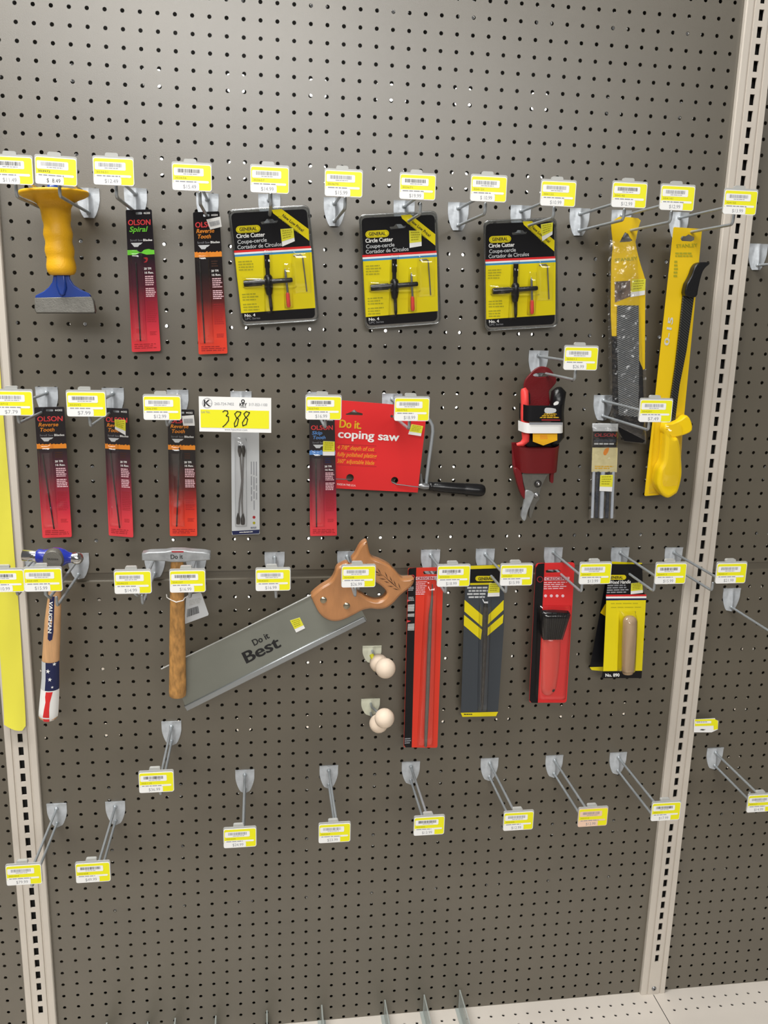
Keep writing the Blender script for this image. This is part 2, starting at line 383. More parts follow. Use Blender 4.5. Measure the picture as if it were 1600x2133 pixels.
for nm in cols:
    xs = [c * D for c in cols[nm]]; xr = (xb[nm][0] * D, xb[nm][1] * D)
    perforated('wall_' + nm + '_upper', xs, [rz(r) for r in range(34, -9, -1)], xr, (rz(34.22), rz(-8.5)), 0, .0014, 'board')
    perforated('wall_' + nm + '_lower', xs, [rz(r) for r in range(71, 34, -1)], xr, (rz(71.3), Z0 - 34.86 * D), 0, .0014, 'board')
    mb = MB(); zt, zb = rz(34.22), Z0 - 34.86 * D
    mb.add([(xr[0], 0, zt), (xr[1], 0, zt), (xr[1], .0035, zt - .001), (xr[0], .0035, zt - .001), (xr[0], .0035, zb + .002), (xr[1], .0035, zb + .002), (xr[1], 0, zb), (xr[0], 0, zb)],
           [(0, 3, 2, 1), (3, 4, 5, 2), (4, 7, 6, 5)], 'board')
    tag(mb.build('trim_seam_' + nm), kind='structure')
# far side of the shelf unit: its own pegboard, then an added white box, sized for the bright holes, under the next aisle's lamp
s_ = 12.15 * D
bxs = [(n + .72) * D for n in range(-14, 66)]; bzs = [Z0 - (n + .22) * D for n in range(77, -14, -1)]
perforated('wall_back', bxs, bzs, (-14 * D, 66.5 * D), (Z0 - 77.8 * D, Z0 + 14.5 * D), s_, .003, 'board', rad=.125 * D)
mb = MB(); mb.box((-21 * D, .004, rz(-8.5)), (68 * D, s_, rz(-8.7)), 'board'); tag(mb.build('trim_top'), kind='structure')  # cap added to keep lamp light from leaking into the cavity
mb = MB(); mb.box((-21 * D, .03, rz(5.75)), (68 * D, .045, rz(5.0)), 'rail'); tag(mb.build('trim_rail'), kind='structure')
mb = MB(); mb.box((-.06, 2.2, 0), (1.75, 2.4, 2.6), 'goods'); tag(mb.build('wall_aisle'), kind='structure')
mb = MB(); mb.box((-20.6 * D, .03, .001), (67.6 * D, s_ - .01, .018), 'dark'); tag(mb.build('trim_base'), kind='structure')  # unseen dark slab, added so the lowest holes stay black
mb = MB(); mb.box((-21 * D, s_ + .006, .001), (68 * D, .98, .17), 'dark'); tag(mb.build('trim_rear_base'), kind='structure')
mb = MB(); mb.box((-4, -4, -.02), (5, 4, 0), 'floor'); tag(mb.build('floor'), kind='structure')
for i, (a, b) in enumerate(((-21 * D, -20.7 * D), (67.7 * D, 68 * D))):
    mb = MB(); mb.box((a, .004, .0), (b, s_ - .001, Z0 + 14 * D), 'board'); tag(mb.build('wall_end_' + ('left', 'right')[i]), kind='structure')
# uprights
def upright(n, cx, seed):
    x = cx * D; mb = MB(); zt, zb = rz(-12), rz(71.28)
    prof = [(-1.05, .0), (-1.05, -.007), (-.99, -.009), (-.62, -.009), (-.58, -.0065), (-.50, -.0065), (-.46, -.009), (-.165, -.009)]
    for sgn in (1, -1):
        P = [(x + sgn * a * D, y) for a, y in prof]
        vs = [(p[0], p[1], z) for z in (zb, zt) for p in P]; k = len(P)
        mb.add(vs, [((i, i + 1, k + i + 1, k + i) if sgn == 1 else (i + 1, i, k + i, k + i + 1)) for i in range(k - 1)], 'post')
    r = -11.28; cuts = []
    while r < 68.3: cuts.append((r - .33, r + .33)); r += 1
    ys = -.009; a, b = x - .165 * D, x + .165 * D; prev = -12
    def q(r0, r1):
        mb.add([(a, ys, rz(r1)), (b, ys, rz(r1)), (b, ys, rz(r0)), (a, ys, rz(r0))], [(0, 1, 2, 3)], 'post')
    for r0, r1 in cuts:
        q(prev, r0); prev = r1
        z0_, z1_ = rz(r1), rz(r0)
        mb.add([(a, ys, z0_), (b, ys, z0_), (b, ys, z1_), (a, ys, z1_), (a, ys + .003, z0_), (b, ys + .003, z0_), (b, ys + .003, z1_), (a, ys + .003, z1_)],
               [(0, 1, 5, 4), (1, 2, 6, 5), (2, 3, 7, 6), (3, 0, 4, 7)], 'post')
    q(prev, 71.28)
    tag(mb.build('trim_%d' % n), kind='structure')
    mb = MB(); mb.box((x - .5 * D, .0035, zb), (x + .5 * D, .03, zt), 'dark'); tag(mb.build('trim_%d' % (n + 2)), kind='structure')  # near-black box behind the slots, its colour standing in for their shade
    mb = MB(); c = (x + .02 * D, -.0095, rz(70.6)); mb.ball(c, .0052, 'steel', sq=(1, .5, 1)); mb.ball((c[0], c[1] - .002, c[2]), .002, 'dark')
    tag(mb.build('upright_screw'), ('silver screw at the foot of the left slotted upright', 'silver screw at the foot of the right slotted upright')[n - 1], 'screw')
upright(1, -2.62, 1); upright(2, 45.68, 2)
# base decks
ZD = Z0 - 71.27 * D - .0
def deck(name, x0, x1, c0, c1, lab):
    root = thing(name, lab, 'shelf', ((x0 + x1) / 2 * D, -.25, ZD))
    o = perforated('deck_panel', [(c + .7) * D for c in range(c0, c1)], [1.1 * D, 2.12 * D], (x0 * D, x1 * D), (0, 20 * D), 0, .002, 'deck', horiz=ZD, kind=None, rad=.12 * D)
    o.parent = root; o.location = -root.location
    mb = MB(); mb.box((x0 * D, -20.2 * D, ZD - .07), (x1 * D, -20 * D, ZD), 'deck'); mb.box((x0 * D, -20 * D, ZD - .07), (x1 * D, -.001, ZD - .004), 'dark'); o = mb.build('deck_front', root); o.location = -root.location
deck('base_shelf', -20.5, -2.66, -19, -4, 'pale metal base shelf at the foot of the left pegboard bay')
deck('base_shelf', -2.60, 45.66, -1, 45, 'long pale metal base shelf under the middle pegboard bay')
deck('base_shelf', 45.72, 67.5, 46, 66, 'pale metal base shelf right of the seam in the bottom corner')
# clear dividers standing on the base shelf against the wall
ords = ['first', 'second', 'third', 'fourth', 'fifth', 'sixth', 'seventh', 'eighth', 'ninth']
for i, c in enumerate((2, 5, 7.05, 10.1, 14.0, 18.25, 23.25, 26.4, 29.3)):
    root = thing('shelf_divider', 'clear plastic fin standing on the base shelf, %s of nine from the left' % ords[i], 'divider', (c * D, -.002, ZD + .001), 'clear dividers on the base shelf')
    h = (.040, .034, .037, .034, .036, .038, .037, .041, .045)[i]
    mb = MB(); mb.box((-.0012, -.30, 0), (.0012, 0, h), 'divider'); mb.build('fin', root)
    mb = MB(); mb.box((-.008, -.30, 0), (.008, 0, .0015), 'divider'); mb.build('foot', root)

# ------------------------------------------------------------------ peg hooks with price tags
def plate_mb(m, w=1.36 * D, h=1.72 * D, rib=.0065):
    mb = MB(); n, k = 12, 10; vs = []
    for j in range(k + 1):
        t = j / k; ww = w * (1 - .02 * t if t < .35 else 1 - .007 - .50 * ((t - .35) / .65) ** 1.6)
        if t > .92: ww *= .9
        for i in range(n + 1):
            s = (i / n) * 2 - 1; r = max(0, 1 - abs(s) * ww / w / (.30 + .10 * t)); y = -.0015 - rib * r ** .8 * min(1, .35 + t * 1.1) - .0012 * (t < .08)
            y -= .0012 * math.exp(-((s + .55) ** 2) / .05 - (t - .22) ** 2 / .01)
            vs.append((s * ww / 2, y, -t * h))
    F = [(j * (n + 1) + i, (j + 1) * (n + 1) + i, (j + 1) * (n + 1) + i + 1, j * (n + 1) + i + 1) for j in range(k) for i in range(n)]
    mb.add(vs, F, m, True); mb.add([(x, -.0002, z) for x, y, z in vs], [f[::-1] for f in F], m, True)
    ed = [j * (n + 1) for j in range(k + 1)] + [k * (n + 1) + i for i in range(1, n + 1)] + [j * (n + 1) + n for j in range(k - 1, -1, -1)] + [i for i in range(n - 1, 0, -1)]
    vs2 = [vs[e] for e in ed] + [(vs[e][0], -.0002, vs[e][2]) for e in ed]; E = len(ed)
    mb.add(vs2, [(i, i + E, (i + 1) % E + E, (i + 1) % E) for i in range(E)], m)
    return mb
LW, LH = 2.03 * D, 1.33 * D
class LP:
    """local label plane: u 0..1 right, v 0..1 down"""
    def __init__(s, c, w=LW, h=LH, roll=0.0): s.c, s.w, s.h, s.r = Vector(c), w, h, roll
    def __call__(s, u, v, off=0.0):
        x, z = (u - .5) * s.w, (.5 - v) * s.h; return s.c + Vector((x * math.cos(s.r) + z * math.sin(s.r), -off, -x * math.sin(s.r) + z * math.cos(s.r)))
    def mpp(s, u, v): return s.w
UNIT = Q4((0, 0), (1, 0), (1, 1), (0, 1))
def rru(u0, v0, u1, v1, r, asp=LH / LW): return [(u0 + x, v0 + y / asp) for x, y in rrect(0, 0, u1 - u0, (v1 - v0) * asp, r)]
def price_label(P, price, code, seed, tint='white', parent=None, old=False):
    mb = MB(P); mb.slab(rru(0, 0, 1, 1, .06), .0003, .0008, tint)
    mb.poly(rru(.015, .03, .985, .97, .05), .0009, 'yellow')
    mb.poly(rru(.04, .15, .80, .44, .03), .0010, tint); mb.poly(rru(.02, .61, .93, .70, .03), .0010, tint); mb.poly(rru(.0, .70, .68, .99, .04), .00105, tint)
    mb.bars(UNIT, .14, .19, .72, .33, .0011, 'black' if seed % 3 == 0 else 'grey', seed)
    mb.dashes(UNIT, .28, .365, .66, .41, 1, .0011, 'grey', seed)
    mb.text(code, (.07, .565), (.32, .565), .09 / 1, .0011, 'black' if old else 'dimy') if False else mb.text(code, (.07, .56), (.36, .56), .075 * 1.0, .0011, 'black' if old else 'dimy')
    mb.dashes(UNIT, .08, .645, .70, .69, 1, .0011, 'grey', seed + 1, fill=.8)
    mb.text(price, (.27, .92), (.60, .92), .145, .0011, 'grey' if not old else 'black')
    return mb.build('price_label', parent)
SHORT = {'top': .022, 'second': .026, 'third': .062, 'bottom': .044}
def hook(px, py, lx, ly, label, price='$18.99', code='304771', row='top', tint='white', holder=True, wall='zinc', dfix=None, dz=.35, old=False, seed=[0], tip=1, roll=0.0, adz=0):
    seed[0] += 1; sd = seed[0]
    P0 = at(px, py, 0); root = thing('peg_hook', label, 'hook', P0, 'peg hooks in the %s row' % row)
    if dfix: d = dfix
    else:
        best = min((abs(proj(Vector((P0.x, -q / 1000, P0.z - .01)))[0] - lx), q / 1000) for q in range(168, 224)); d = best[1] if abs(P0.x - CAM.x) > .15 else .198
    plate_mb(wall).build('back_plate', root)
    mb = MB(); z = -1.42 * D; e = -(d - SHORT[row]); R = .0023
    pts = [(0, -.004, z), (0, e * .5, z)] + [(0, e - .006 * math.sin(a), z + .006 - .006 * math.cos(a)) for a in (0, .5, 1.0, 1.4)] + [(0, e - .0065, z + .014 * tip)]
    mb.tube(pts, R, 'wire'); mb.ball(pts[-1], R, 'wire', 8); mb.ball((0, -.006, z), .0038, 'wire', 10); mb.build('peg', root)
    if lx is not None:
        L = at(lx, ly, d + .004) - P0; az = -.36 * D
        mb = MB(); mb.tube([(0, -.003, az), (0, -.02, az - .0005), (0, -d * .93, az + adz), (L.x * .6, -d, (az + adz) * .75 + L.z * .25 + .002), (L.x * .9, -d - .001, L.z + .004)], R, 'wire')
        mb.ball((0, -.004, az), .0042, 'wire', 10); mb.build('label_arm', root)
        hp = LP(L, LW * 1.02, LH * 1.06, roll); mb = MB(hp); out = [(x, y - .045) for x, y in rru(0, 0, 1, 1, .05)]
        mb.slab(out, -.0018, .0002, 'holder'); mb.slab(rru(.30, -.16, .62, .02, .05), -.006, -.0005, 'holder'); ho = mb.build('label_holder', root)
        price_label(LP(L, roll=roll), price, code, sd * 13 + 5, tint, ho, old)
    return root
# top row
HT = [
 (105, 392, 25, 355, 'zinc hook left of the chisel with a $11.49 tag cut by the left edge', '$11.49', '305371'),
 (183, 392, 117, 357, 'zinc hook right of the chisel guard with an older $ 8.49 tag', '$  8.49', '303972'),
 (282, 392, 237, 358, 'zinc hook carrying the spiral blade card under a $12.49 tag', '$12.49', '303631'),
 (432, 403, 400, 370, 'zinc hook carrying the upper reverse tooth card under a $15.49 tag', '$15.49', '303656'),
 (561, 405, 562, 375, 'zinc hook through the largest, leftmost circle cutter pack', '$14.99', '303657'),
 (697, 412, 716, 383, 'bare zinc hook between the left and middle circle cutter packs', '$15.99', '303670'),
 (842, 418, 870, 390, 'zinc hook through the middle circle cutter pack', '$19.99', '303671'),
 (955, 422, 1018, 394, 'bare zinc hook between the middle and right circle cutter packs', '$ 10.99', '304121'),
 (1085, 428, 1163, 404, 'zinc hook through the rightmost circle cutter pack', '$10.99', '304122'),
 (1208, 434, 1311, 407, 'bare zinc hook between the right circle cutter and the bagged rasp', '$12.99', '304140'),
 (1295, 438, 1411, 413, 'zinc hook through the bagged rasp blade', '$12.99', '304141'),
 (1415, 442, 1542, 422, 'zinc hook through the long yellow card, its tag in front of the right upright', '$13.99', '304150')]
for k, h in enumerate(HT): hook(*h[:5], price=h[5], code=h[6], row='top', old=(k == 1), roll=math.radians(1.5 if k == 1 else 0))
hook(1580, 508, None, None, 'zinc hook cut off by the right edge, beside the upright below the top row', dfix=.195, row='top')
hook(1122, 730, 1210, 747, 'zinc hook holding the red holster of snips', '$26.99', '305011', 'second')
HB = [
 (97, 806, 28, 840, 'zinc hook of the leftmost lower blade card with a $7.79 tag', '$7.79', '303712'),
 (235, 808, 180, 842, 'zinc hook of the second lower blade card with a $7.99 tag', '$7.99', '303593'),
 (370, 812, 338, 850, 'zinc hook of the orange-red blade card with a $12.99 tag', '$12.99', '306390'),
 (502, 815, 489, 850, 'zinc hook behind the big white and yellow lot sign', None, None),
 (662, 817, 674, 850, 'zinc hook of the skip tooth card with a $16.99 tag', '$16.99', '303742'),
 (817, 820, 858, 853, 'zinc hook holding the coping saw with a $18.99 tag', '$18.99', '303752'),
 (1257, 823, 1366, 856, 'zinc hook above the packet of tubes, crossing the bagged rasp blade', '$7.49', '304201')]
for h in HB:
    if h[5]: hook(*h[:5], price=h[5], code=h[6], row='second')
    else: hook(h[0], h[1], None, None, h[4], dfix=.19, row='second')
HC = [
 (73, 1150, 12, 1210, 'zinc hook under the left end of the blue hammer head', '$10.99', '304102'),
 (163, 1152, 90, 1208, 'zinc hook under the ball end of the blue hammer head with a $15.99 tag', '$15.99', '304109'),
 (322, 1150, 277, 1213, 'zinc hook under the left end of the tack hammer head with a $14.99 tag', '$14.99', '304622'),
 (408, 1148, 391, 1211, 'zinc hook under the right end of the tack hammer head with a $16.99 tag', '$16.99', '304107'),
 (572, 1150, 569, 1208, 'bare zinc hook between the tack hammer and the saw handle', '$16.99', '304202'),
 (723, 1148, 747, 1201, 'zinc hook through the wooden saw handle', '$26.99', '304208'),
 (897, 1145, 945, 1200, 'zinc hook through the long red file card', '$18.99', '304303'),
 (1011, 1143, 1076, 1198, 'zinc hook through the slate card with yellow chevrons', '$15.99', '304307'),
 (1153, 1140, 1240, 1195, 'zinc hook through the red brush card', '$13.99', '304407'),
 (1292, 1140, 1397, 1195, 'zinc hook through the wooden tool handle pack', '$15.99', '304411'),
 (1404, 1140, 1523, 1194, 'bare zinc hook just left of the right upright, tag right of the upright', '$21.99', '304417')]
for h in HC: hook(*h[:5], price=h[5], code=h[6], row='third')
hook(1525, 1225, None, None, 'zinc hook cut off by the right edge, below the third row tags', dfix=.2, row='third')
HD = [
 (357, 1502, 326, 1629, 'bare zinc hook below the tack hammer, highest of the lowest rows', '$36.99', '305114', 'white'),
 (510, 1603, 500, 1745, 'bare zinc hook below the middle of the saw blade', '$24.99', '305204', 'white'),
 (685, 1594, 697, 1735, 'bare zinc hook below and left of the two ball hooks', '$23.99', '305207', 'white'),
 (856, 1586, 894, 1720, 'bare zinc hook directly below the long red file card', '$13.99', '305303', 'white'),
 (1020, 1579, 1080, 1710, 'bare zinc hook directly below the slate chevron card', '$12.99', '305306', 'white'),
 (1155, 1573, 1235, 1702, 'bare zinc hook with a faded peach coloured price tag', '$12.99', '305310', 'peach'),
 (1288, 1567, 1387, 1690, 'bare zinc hook in the lower rows whose tag overlaps the right upright', '$17.99', '305311', 'white'),
 (1490, 1557, 1585, 1673, 'bare zinc hook right of the right upright, tag cut by the frame', '$14.99', '305317', 'white'),
 (118, 1673, 50, 1822, 'bare zinc hook whose tag hangs over the left upright', '$79.99', '305404', 'white'),
 (240, 1669, 194, 1817, 'bare zinc hook beside the left upright, second lowest tag', '$49.99', '305408', 'white')]
for h in HD: hook(*h[:5], price=h[5], code=h[6], tint=h[7], row='bottom')
# two cream hooks with balls on the ends
for k, (pp, A, B, lab) in enumerate((((775, 1345), (803, 1392, 21), (789, 1381, 19), 'upper cream hook with wooden balls on its wire ends and yellow tape'), ((772, 1455), (801, 1496, 20.5), (789, 1507, 19.5), 'lower cream hook with wooden balls on its wire ends'))):
    P0 = at(*pp); root = thing('ball_hook', lab, 'hook', P0, 'cream hooks with balls')
    plate_mb('cream', w=1.36 * D, h=1.22 * D).build('back_plate', root)
    for (x, y, r), d, z in ((A, .085, -.3 * D), (B, .055, -1.0 * D)):
        c = at(x, y, d) - P0; mb = MB(); mb.tube([(0, -.003, z), (0, -.02, z), tuple(c)], .0022, 'wire'); mb.build('peg', root)
        mb = MB(); mb.ball(c, r * Plane(d, (x, y)).mpp(x, y), 'foam', 24); mb.build('wooden_ball', root)
    if k == 0:
        P = Plane(.05, (775, 1375)); mb = MB(); g = P.o - P0
        mb.tube([P(774, 1364) + g, P(778, 1372, .008) + g, P(777, 1382, .010) + g, P(781, 1392, .006) + g], .004, 'yellow2'); mb.build('tape_wrap', root)

# ------------------------------------------------------------------ products
def sticker(P, q, root, off=.0022):
    mb = MB(P); mb.slab(q.rect(0, 0, 1, 1), off - .0004, off, 'white'); mb.poly(q.rect(0, 0, 1, .72), off + .0001, 'yellow2')
    mb.dashes(q, .12, .08, .9, .66, 4, off + .0002, 'dimy', 3, .4); return mb.build('price_sticker', root)
def scroll_card(tl, tr, br, bl, label, kind, d1, blade, st=None, white_st=None, m='olson', col='orange', seed=1, num='44302'):
    q = Q4(tl, tr, br, bl); P = Plane(d1, ((tl[0] + tr[0]) / 2, tl[1]), .012, tl[1], bl[1]); root = thing('blade_card', label, 'saw blades', P.o, 'scroll saw blade cards')
    mb = MB(P); out = q.rr(0, 0, 1, 1, .05, 4.6); mb.slab(out, 0, .0012, m, holes=[q.rr(.38, .018, .62, .034, .03, 4.6)])
    o = .0014; H = bl[1] - tl[1]
    mb.text(num, q(.68, .032), q(.93, .032), H * .014, o, 'white', bold=.01)
    mb.text('OLSON', q(.07, .108), q(.92, .108), H * .037, o, 'logored', bold=.03)
    if kind == 'Spiral': mb.text('Spiral', q(.10, .155), q(.76, .155), H * .036, o, 'green', it=.25, bold=.02)
    else:
        a, b = kind.split(); mb.text(a, q(.10, .147), q(.76 if len(a) > 5 else .5, .147), H * .028, o, col, it=.2, bold=.02); mb.text(b, q(.12, .186), q(.62, .186), H * .028, o, col, it=.2, bold=.02)
    mb.text('Scroll Saw', q(.12, .222), q(.58, .222), H * .014, o, 'grey'); mb.text('Blades', q(.61, .222), q(.95, .222), H * .015, o, 'white', bold=.02)
    mb.poly([q(.14, .233), q(.58, .233), q(.50, .247), q(.46, .247), q(.40, .262), q(.26, .262), q(.2, .247)], o, 'paper')
    if kind == 'Spiral':
        mb.poly([q(.0, .283), q(.32, .283), q(.46, .300), q(.52, .300), q(.62, .284), q(.72, .280), q(.8, .278), q(.9, .284), q(1, .286), q(1, .316), q(.7, .318), q(.5, .305), q(.42, .305), q(.3, .318), q(.0, .318)], o, 'green')
        mb.poly(smooth_loop([q(.58, .34), q(.72, .337), q(.74, .355), q(.68, .372), q(.58, .372), q(.67, .36), q(.66, .35)], 2), o, 'dimred')
    else:
        top = [q(0, .277 if col == 'orange' else .284)]
        for i in range(8): top += [q((i + .3) / 8, .283), q((i + .75) / 8, .277 + .003 * (i % 3)), q((i + .99) / 8, .286)]
        mb.poly(top + [q(1, .284), q(1, .318), q(0, .318)], o, col)
        mb.dashes(q, .60, .345, .86, .395, 3, o, 'beechdark' if col == 'orange' else 'navy', seed)
    mb.text('20 TPI', q(.58, .424), q(.84, .424), H * .015, o, 'white', bold=.03); mb.text('16 Rev.', q(.60, .452), q(.92, .452), H * .015, o, 'white', bold=.03)
    mb.dashes(q, .60, .468, .96, .54, 5, o, 'pink', seed + 2, .55); mb.dashes(q, .60, .553, .98, .62, 5, o, 'pink', seed + 3, .6)
    mb.dashes(q, .60, .65, .96, .80, 11, o, 'dimred', seed + 4, .35); mb.dashes(q, .66, .86, .92, .89, 3, o, 'dimred', seed + 5, .4)
    mb.dashes(q, .1, .945, .94, .985, 3, o, 'dimred', seed + 6, .4)
    mb.build('card', root)
    mb = MB(P); (a, b), (c, e) = blade; p0, p1 = q(a, b), q(c, e)
    n = 10
    for s in (0, 1, 2, 3):
        mb.tube([P(p0[0] + (p1[0] - p0[0]) * t / n + math.sin(t * 1.3 + s * 1.6) * .8, p0[1] + (p1[1] - p0[1]) * t / n, .0035 + .0008 * math.cos(t * 1.3 + s * 1.6)) for t in range(n + 1)], .0006, 'darksteel', 6)
    mb.build('blade_bundle', root)
    mb = MB(P); mb.bump(q, .03, .285, .55, .925, .0014, .006, 'glassy', .3, mv=.04, k=20); mb.build('blister_shell', root)
    if st: sticker(P, Q4(*st), root)
    if white_st:
        s = Q4(*white_st); mb = MB(P); mb.slab(s.rect(0, 0, 1, 1), .0017, .0021, 'white'); mb.bars(s, .1, .3, .9, .75, .0023, 'grey', 4); mb.build('price_sticker', root)
    return root
scroll_card((262, 437), (316, 436), (335, 731), (275, 733), 'spiral scroll saw blade card with a green twisted band', 'Spiral', .05, ((.30, .37), (.32, .92)), num='46300', seed=3)
scroll_card((402, 442), (457, 440), (474, 736), (414, 738), 'reverse tooth blade card with a white sticker, in the top row', 'Reverse Tooth', .05, ((.18, .34), (.23, .92)), white_st=((430, 457), (459, 451), (462, 472), (438, 478)), m='olson2', seed=9, num='44304')
scroll_card((72, 848), (134, 847), (150, 1118), (89, 1120), 'leftmost reverse tooth blade card of the lower row, without any sticker', 'Reverse Tooth', .045, ((.18, .36), (.42, .93)), seed=14)
scroll_card((216, 849), (268, 851), (278, 1119), (227, 1115), 'reverse tooth blade card with a yellow price sticker', 'Reverse Tooth', .045, ((.20, .33), (.46, .93)), st=((239, 873), (262, 874), (262, 906), (240, 893)), seed=21)
scroll_card((349, 852), (405, 853), (411, 1116), (354, 1116), 'orange-red reverse tooth blade card of the lower row with a white sticker', 'Reverse Tooth', .045, ((.42, .30), (.26, .92)), white_st=((379, 866), (404, 864), (406, 886), (382, 886)), m='olson2', seed=26)
scroll_card((644, 868), (697, 868), (702, 1115), (646, 1116), 'skip tooth blade card with a blue band, overlapping the coping saw card', 'Skip Tooth', .05, ((.24, .34), (.24, .92)), st=((673, 918), (697, 919), (697, 948), (672, 948)), col='skyblue', seed=33)

G1 = Q4((481, 444), (639, 435), (657, 662), (506, 670))
def cutter_pack(tl, tr, br, bl, label, st, d, seed):
    q = Q4(tl, tr, br, bl); P = Plane(d, ((tl[0] + tr[0]) / 2, tl[1]), .018, tl[1], bl[1]); root = thing('circle_cutter_pack', label, 'circle cutter', P.o, 'circle cutter packs')
    R = lambda x, y: q(*G1.inv((x, y)))
    H = bl[1] - tl[1]; k = H / 226.0
    mb = MB(P); mb.slab(q.rr(0, 0, 1, 1, .06, 1.45), 0, .001, 'ink', holes=[[R(*p) for p in ((543, 462), (552, 461), (556, 456), (568, 456), (572, 460), (579, 459), (577, 464), (545, 467))]])
    o = .0013
    mb.poly([R(566, 437), R(587, 435.5), R(643, 477), R(644, 501), R(569, 444)], o, 'cardyellow')
    mb.text('New Low Price!', R(587, 450), R(630, 483), 6 * k, o + .0002, 'black', bold=.02); mb.text('Crown Staple', R(578, 452), R(622, 486), 4.5 * k, o + .0002, 'dimy')
    pill = rrect(0, 0, 51, 16, 8); pq = Q4(R(491, 471), R(542, 468), R(543, 483), R(492, 486))
    mb.poly([pq(x / 51, y / 16) for x, y in pill], o, 'cardyellow'); mb.poly([pq(.5 + (x / 51 - .5) * .94, .5 + (y / 16 - .5) * .8) for x, y in pill], o + .0001, 'dimy'); mb.poly([pq(.5 + (x / 51 - .5) * .9, .5 + (y / 16 - .5) * .68) for x, y in pill], o + .0002, 'cardyellow')
    mb.text('GENERAL', R(499, 481), R(535, 479), 7 * k, o + .0003, 'black', bold=.03)
    mb.text('Circle Cutter', R(493, 496), R(552, 492), 8.5 * k, o, 'white', bold=.03)
    mb.text('Coupe-cercle', R(495, 508), R(556, 503), 8 * k, o, 'paper', bold=.01); mb.text('Cortador de Círculos', R(495, 519), R(587, 512), 8 * k, o, 'paper', bold=.01)
    L, Rr = Q4(R(487, 522), R(647, 512), R(649, 525), R(489.5, 535)), None
    mb.poly(L.rect(0, 0, 1, .36), o, 'cardred'); mb.poly(L.rect(0, .36, 1, .66), o, 'white'); mb.poly(L.rect(0, .66, 1, 1), o, 'stripeblue')
    mb.poly([R(489.5, 535), R(649, 525), R(657, 641), R(502, 652)], o, 'cardyellow')
    for (x, y), n in (((496, 544), 4), ((504, 612), 3), ((506, 633), 3)):
        mb.dashes(Q4(R(x, y), R(x + 34, y - 2), R(x + 36, y + n * 5.4), R(x + 2, y + n * 5.6)), 0, 0, 1, 1, n, o + .0002, 'dimy', seed + n + x, .45)
    mb.text('No. 4', R(510, 660), R(532, 658.5), 6 * k, o, 'white', bold=.03); mb.text('UPC Series', R(511, 666), R(542, 664), 4.2 * k, o, 'grey')
    mb.build('card', root)
    # tray
    e = Q4(R(476, 438), R(643, 428), R(664, 667), R(504, 677)); mb = MB(P)
    mb.slab(e.rr(0, 0, 1, 1, .07, 1.45), -.0015, -.0003, 'edge'); rim = e.rr(.0, .0, 1, 1, .07, 1.45)
    mb.tube([P(x, y, .001) for x, y in rim + rim[:1]], .0013, 'edge', 6, caps=False); mb.build('tray', root)
    T = lambda x, y, z: P(*R(x, y), z)
    mb = MB(P); z = .009
    mb.tube([T(555.5, 528, z), T(557, 556, z)], .0042, 'gloss', 12); mb.tube([T(557, 556, z), T(558, 572, z)], .0034, 'gloss', 12)
    mb.tube([T(558, 570, z), T(558.5, 575, z), T(560, 598, z), T(561, 610, z), T(562, 613, z)], [.004, .0068, .0068, .005, .003], 'gloss', 8)
    mb.tube([T(562, 612, z), T(565, 640, z), T(565.5, 649, z)], [.0028, .0026, .001], 'gloss', 10)
    mb.tube([T(508, 589, z), T(511, 588.8, z), T(546, 586, z)], [.0046, .0052, .0052], 'gloss', 14); mb.tube([T(546, 586, z), T(572, 583.8, z)], .004, 'gloss', 12)
    mb.tube([T(572, 583.8, z), T(606, 581.2, z), T(609, 581, z)], [.0038, .0038, .003], 'gloss', 14); mb.build('cutter_body', root)
    mb = MB(P); mb.tube([T(593.5, 558, z), T(594, 562, z), T(597, 590, z), T(599, 607, z)], [.0006, .0018, .0018, .0018], 'steel', 10); mb.build('cutting_bit', root)
    mb = MB(P); mb.tube([T(598.7, 607, z), T(599, 611, z), T(601, 634, z), T(601.2, 637.5, z)], [.0022, .0032, .0034, .0022], 'redplastic', 10); mb.build('bit_cap', root)
    mb = MB(P); mb.tube([T(611, 531.5, .004), T(626, 530, .004), T(630, 533, .004), T(632, 550, .004), T(639, 606, .004)], .0011, 'steel', 6); mb.build('hex_key', root)
    mb = MB(P)
    for (a, b, c, f, h) in ((548, 522, 566, 652, .011), (503, 576, 614, 598, .013), (589, 548, 607, 641, .010), (606, 523, 645, 610, .006)):
        qq = Q4(R(a, b), R(c, b - 1), R(c + 4, f), R(a + 4, f + 1)); mb.bump(qq, 0, 0, 1, 1, .0016, h, 'glassy', .18, mv=.12, n=8, k=8)
    mb.build('blister_shell', root)
    sticker(P, Q4(*st), root)
cutter_pack((481, 444), (639, 435), (657, 662), (506, 670), 'leftmost and largest circle cutter pack on yellow and black card', ((584, 477), (611, 475), (614, 502), (588, 513)), .05, 1)
cutter_pack((753, 454), (905, 447), (911, 668), (764, 678), 'middle one of the three circle cutter packs', ((852, 480), (877, 480), (878, 512), (853, 516)), .05, 4)
cutter_pack((1012, 466), (1154, 461), (1155, 675), (1014, 682), 'rightmost circle cutter pack, sticker on its diagonal flash', ((1126, 467), (1151, 463), (1150, 488), (1129, 502)), .05, 7)

